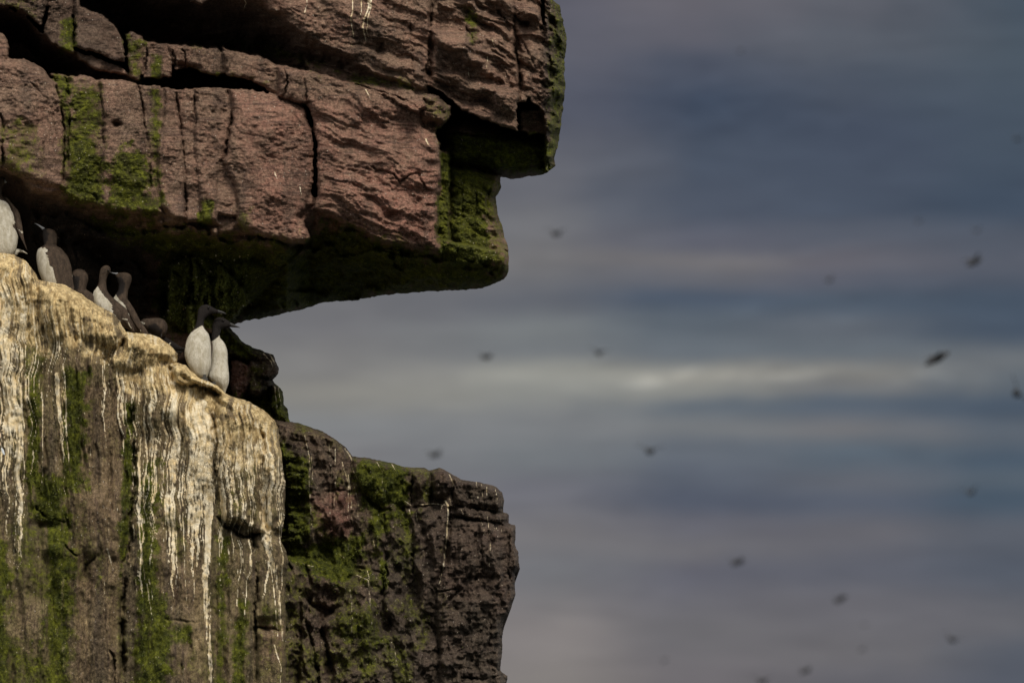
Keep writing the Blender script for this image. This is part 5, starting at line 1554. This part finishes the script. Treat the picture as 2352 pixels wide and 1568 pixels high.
# ------------------------------------------------------------------ seabirds on the wing, far out of focus
FLYERS = [
    # x, y, distance, wing lift, bank, yaw, label
    (2151, 824, 270, 0.35, -28, 20, 'darkest flying seabird, wings tilted, just above the right cloud streak'),
    (2335, 903, 290, 0.5, 60, 80, 'dark flying seabird close to the right edge below the tilted one'),
    (2237, 602, 350, 0.7, -25, 40, 'dark round blurred seabird at the upper right in the pale band'),
    (1277, 537, 420, 0.6, 0, 60, 'blurred grey seabird just right of the overhang block'),
    (1116, 820, 450, 0.6, 0, 50, 'blurred seabird in the pale gap right of the boulder, above a bright wisp'),
    (1375, 810, 430, 0.6, 10, 70, 'blurred seabird above the brightest cloud patch'),
    (1492, 1036, 350, 0.6, 5, 70, 'blurred dark seabird low in the middle of the sky'),
    (999, 1044, 420, 0.6, -10, 50, 'blurred seabird just above the dark cliff shoulder'),
    (1694, 1291, 420, 0.5, -15, 40, 'blurred seabird in the lower sky, right of the shoulder tip'),
    (1930, 1376, 460, 0.5, -25, 30, 'blurred slanting seabird in the lower right sky'),
    (2186, 1468, 460, 0.6, 20, 60, 'blurred seabird in the grey cloud near the lower right corner'),
    (1850, 1540, 500, 0.5, -20, 40, 'blurred seabird near the bottom edge, second from the frame bottom'),
    (1750, 1564, 430, 0.6, 0, 60, 'seabird half cut by the bottom edge'),
    (2230, 1131, 480, 0.9, -15, 60, 'blurred upright seabird at the right in the violet cloud'),
    (1905, 643, 640, 0.6, -15, 50, 'faint seabird between the pale band and the blue gap'),
    (2336, 320, 640, 0.8, 10, 60, 'faint seabird by the right edge in the dark blue cloud'),
    (2243, 530, 760, 0.7, 0, 60, 'faint seabird right above the dark round one'),
    (2110, 508, 900, 0.7, 0, 60, 'very faint seabird in the blue cloud at the upper right'),
    (1700, 118, 950, 0.7, 0, 60, 'very faint seabird alone at the top of the sky'),
    (1980, 1491, 850, 0.6, -20, 50, 'faint seabird in the lower right below the slanting one'),
    (1526, 1516, 950, 0.6, -20, 50, 'very faint seabird in the mauve cloud near the bottom'),
    (1986, 1434, 1100, 0.6, 0, 60, 'faintest seabird, a smudge in the lower right clouds'),
]


def make_flyers():
    # body: a spindle; wings: tapered blades with thickness, bent at the wrist
    def mesh(lift, nm):
        V, F = [], []

        def ringloft(cs):
            b = len(V)
            s = 10
            for (c, u, v) in cs:
                for j in range(s):
                    a = 2 * math.pi * j / s
                    V.append(tuple(c[k] + u[k] * math.cos(a) + v[k] * math.sin(a) for k in range(3)))
            for i in range(len(cs) - 1):
                for j in range(s):
                    k = (j + 1) % s
                    F.append((b + i * s + j, b + i * s + k, b + (i + 1) * s + k, b + (i + 1) * s + j))
        xs = [(-0.24, 0.004), (-0.2, 0.03), (-0.12, 0.055), (0.0, 0.075), (0.1, 0.065), (0.15, 0.045), (0.19, 0.042), (0.225, 0.028), (0.25, 0.008), (0.30, 0.002)]
        ringloft([((x, 0, 0), (0, r, 0), (0, 0, r * 0.9)) for x, r in xs])
        for sg in (-1, 1):
            cs = []
            for t in (0, 0.25, 0.5, 0.75, 1.0):
                y = sg * (0.04 + 0.30 * t)
                z = 0.03 + lift * (0.30 * t - 0.16 * t * t)
                cs.append(((0.03 - 0.07 * t * t, y, z), (0.07 * (1 - 0.75 * t), 0, 0), (0, 0, 0.012 * (1 - 0.6 * t))))
            ringloft(cs)
        me = bpy.data.meshes.new(nm)
        me.from_pydata(V, [], F)
        me.polygons.foreach_set('use_smooth', [True] * len(F))
        me.materials.append(MAT_FLY)
        return me
    cache = {}
    for (x, y, dist, lift, bank, yaw, label) in FLYERS:
        if lift not in cache:
            cache[lift] = mesh(lift, 'seabird')
        o = bpy.data.objects.new('seabird', cache[lift])
        C.objects.link(o)
        dist *= 0.55
        k = dist / DIST
        p = Vector(((x - 1176) / PPM * k, dist - DIST, (784 - y) / PPM * k))
        o.matrix_world = M @ Matrix.Translation(p) @ Matrix.Rotation(math.radians(bank), 4, 'Y') @ Matrix.Rotation(math.radians(yaw), 4, 'Z')
        tag(o, label, 'seabird', 'seabirds flying far beyond the cliff')


make_birds()
make_flyers()
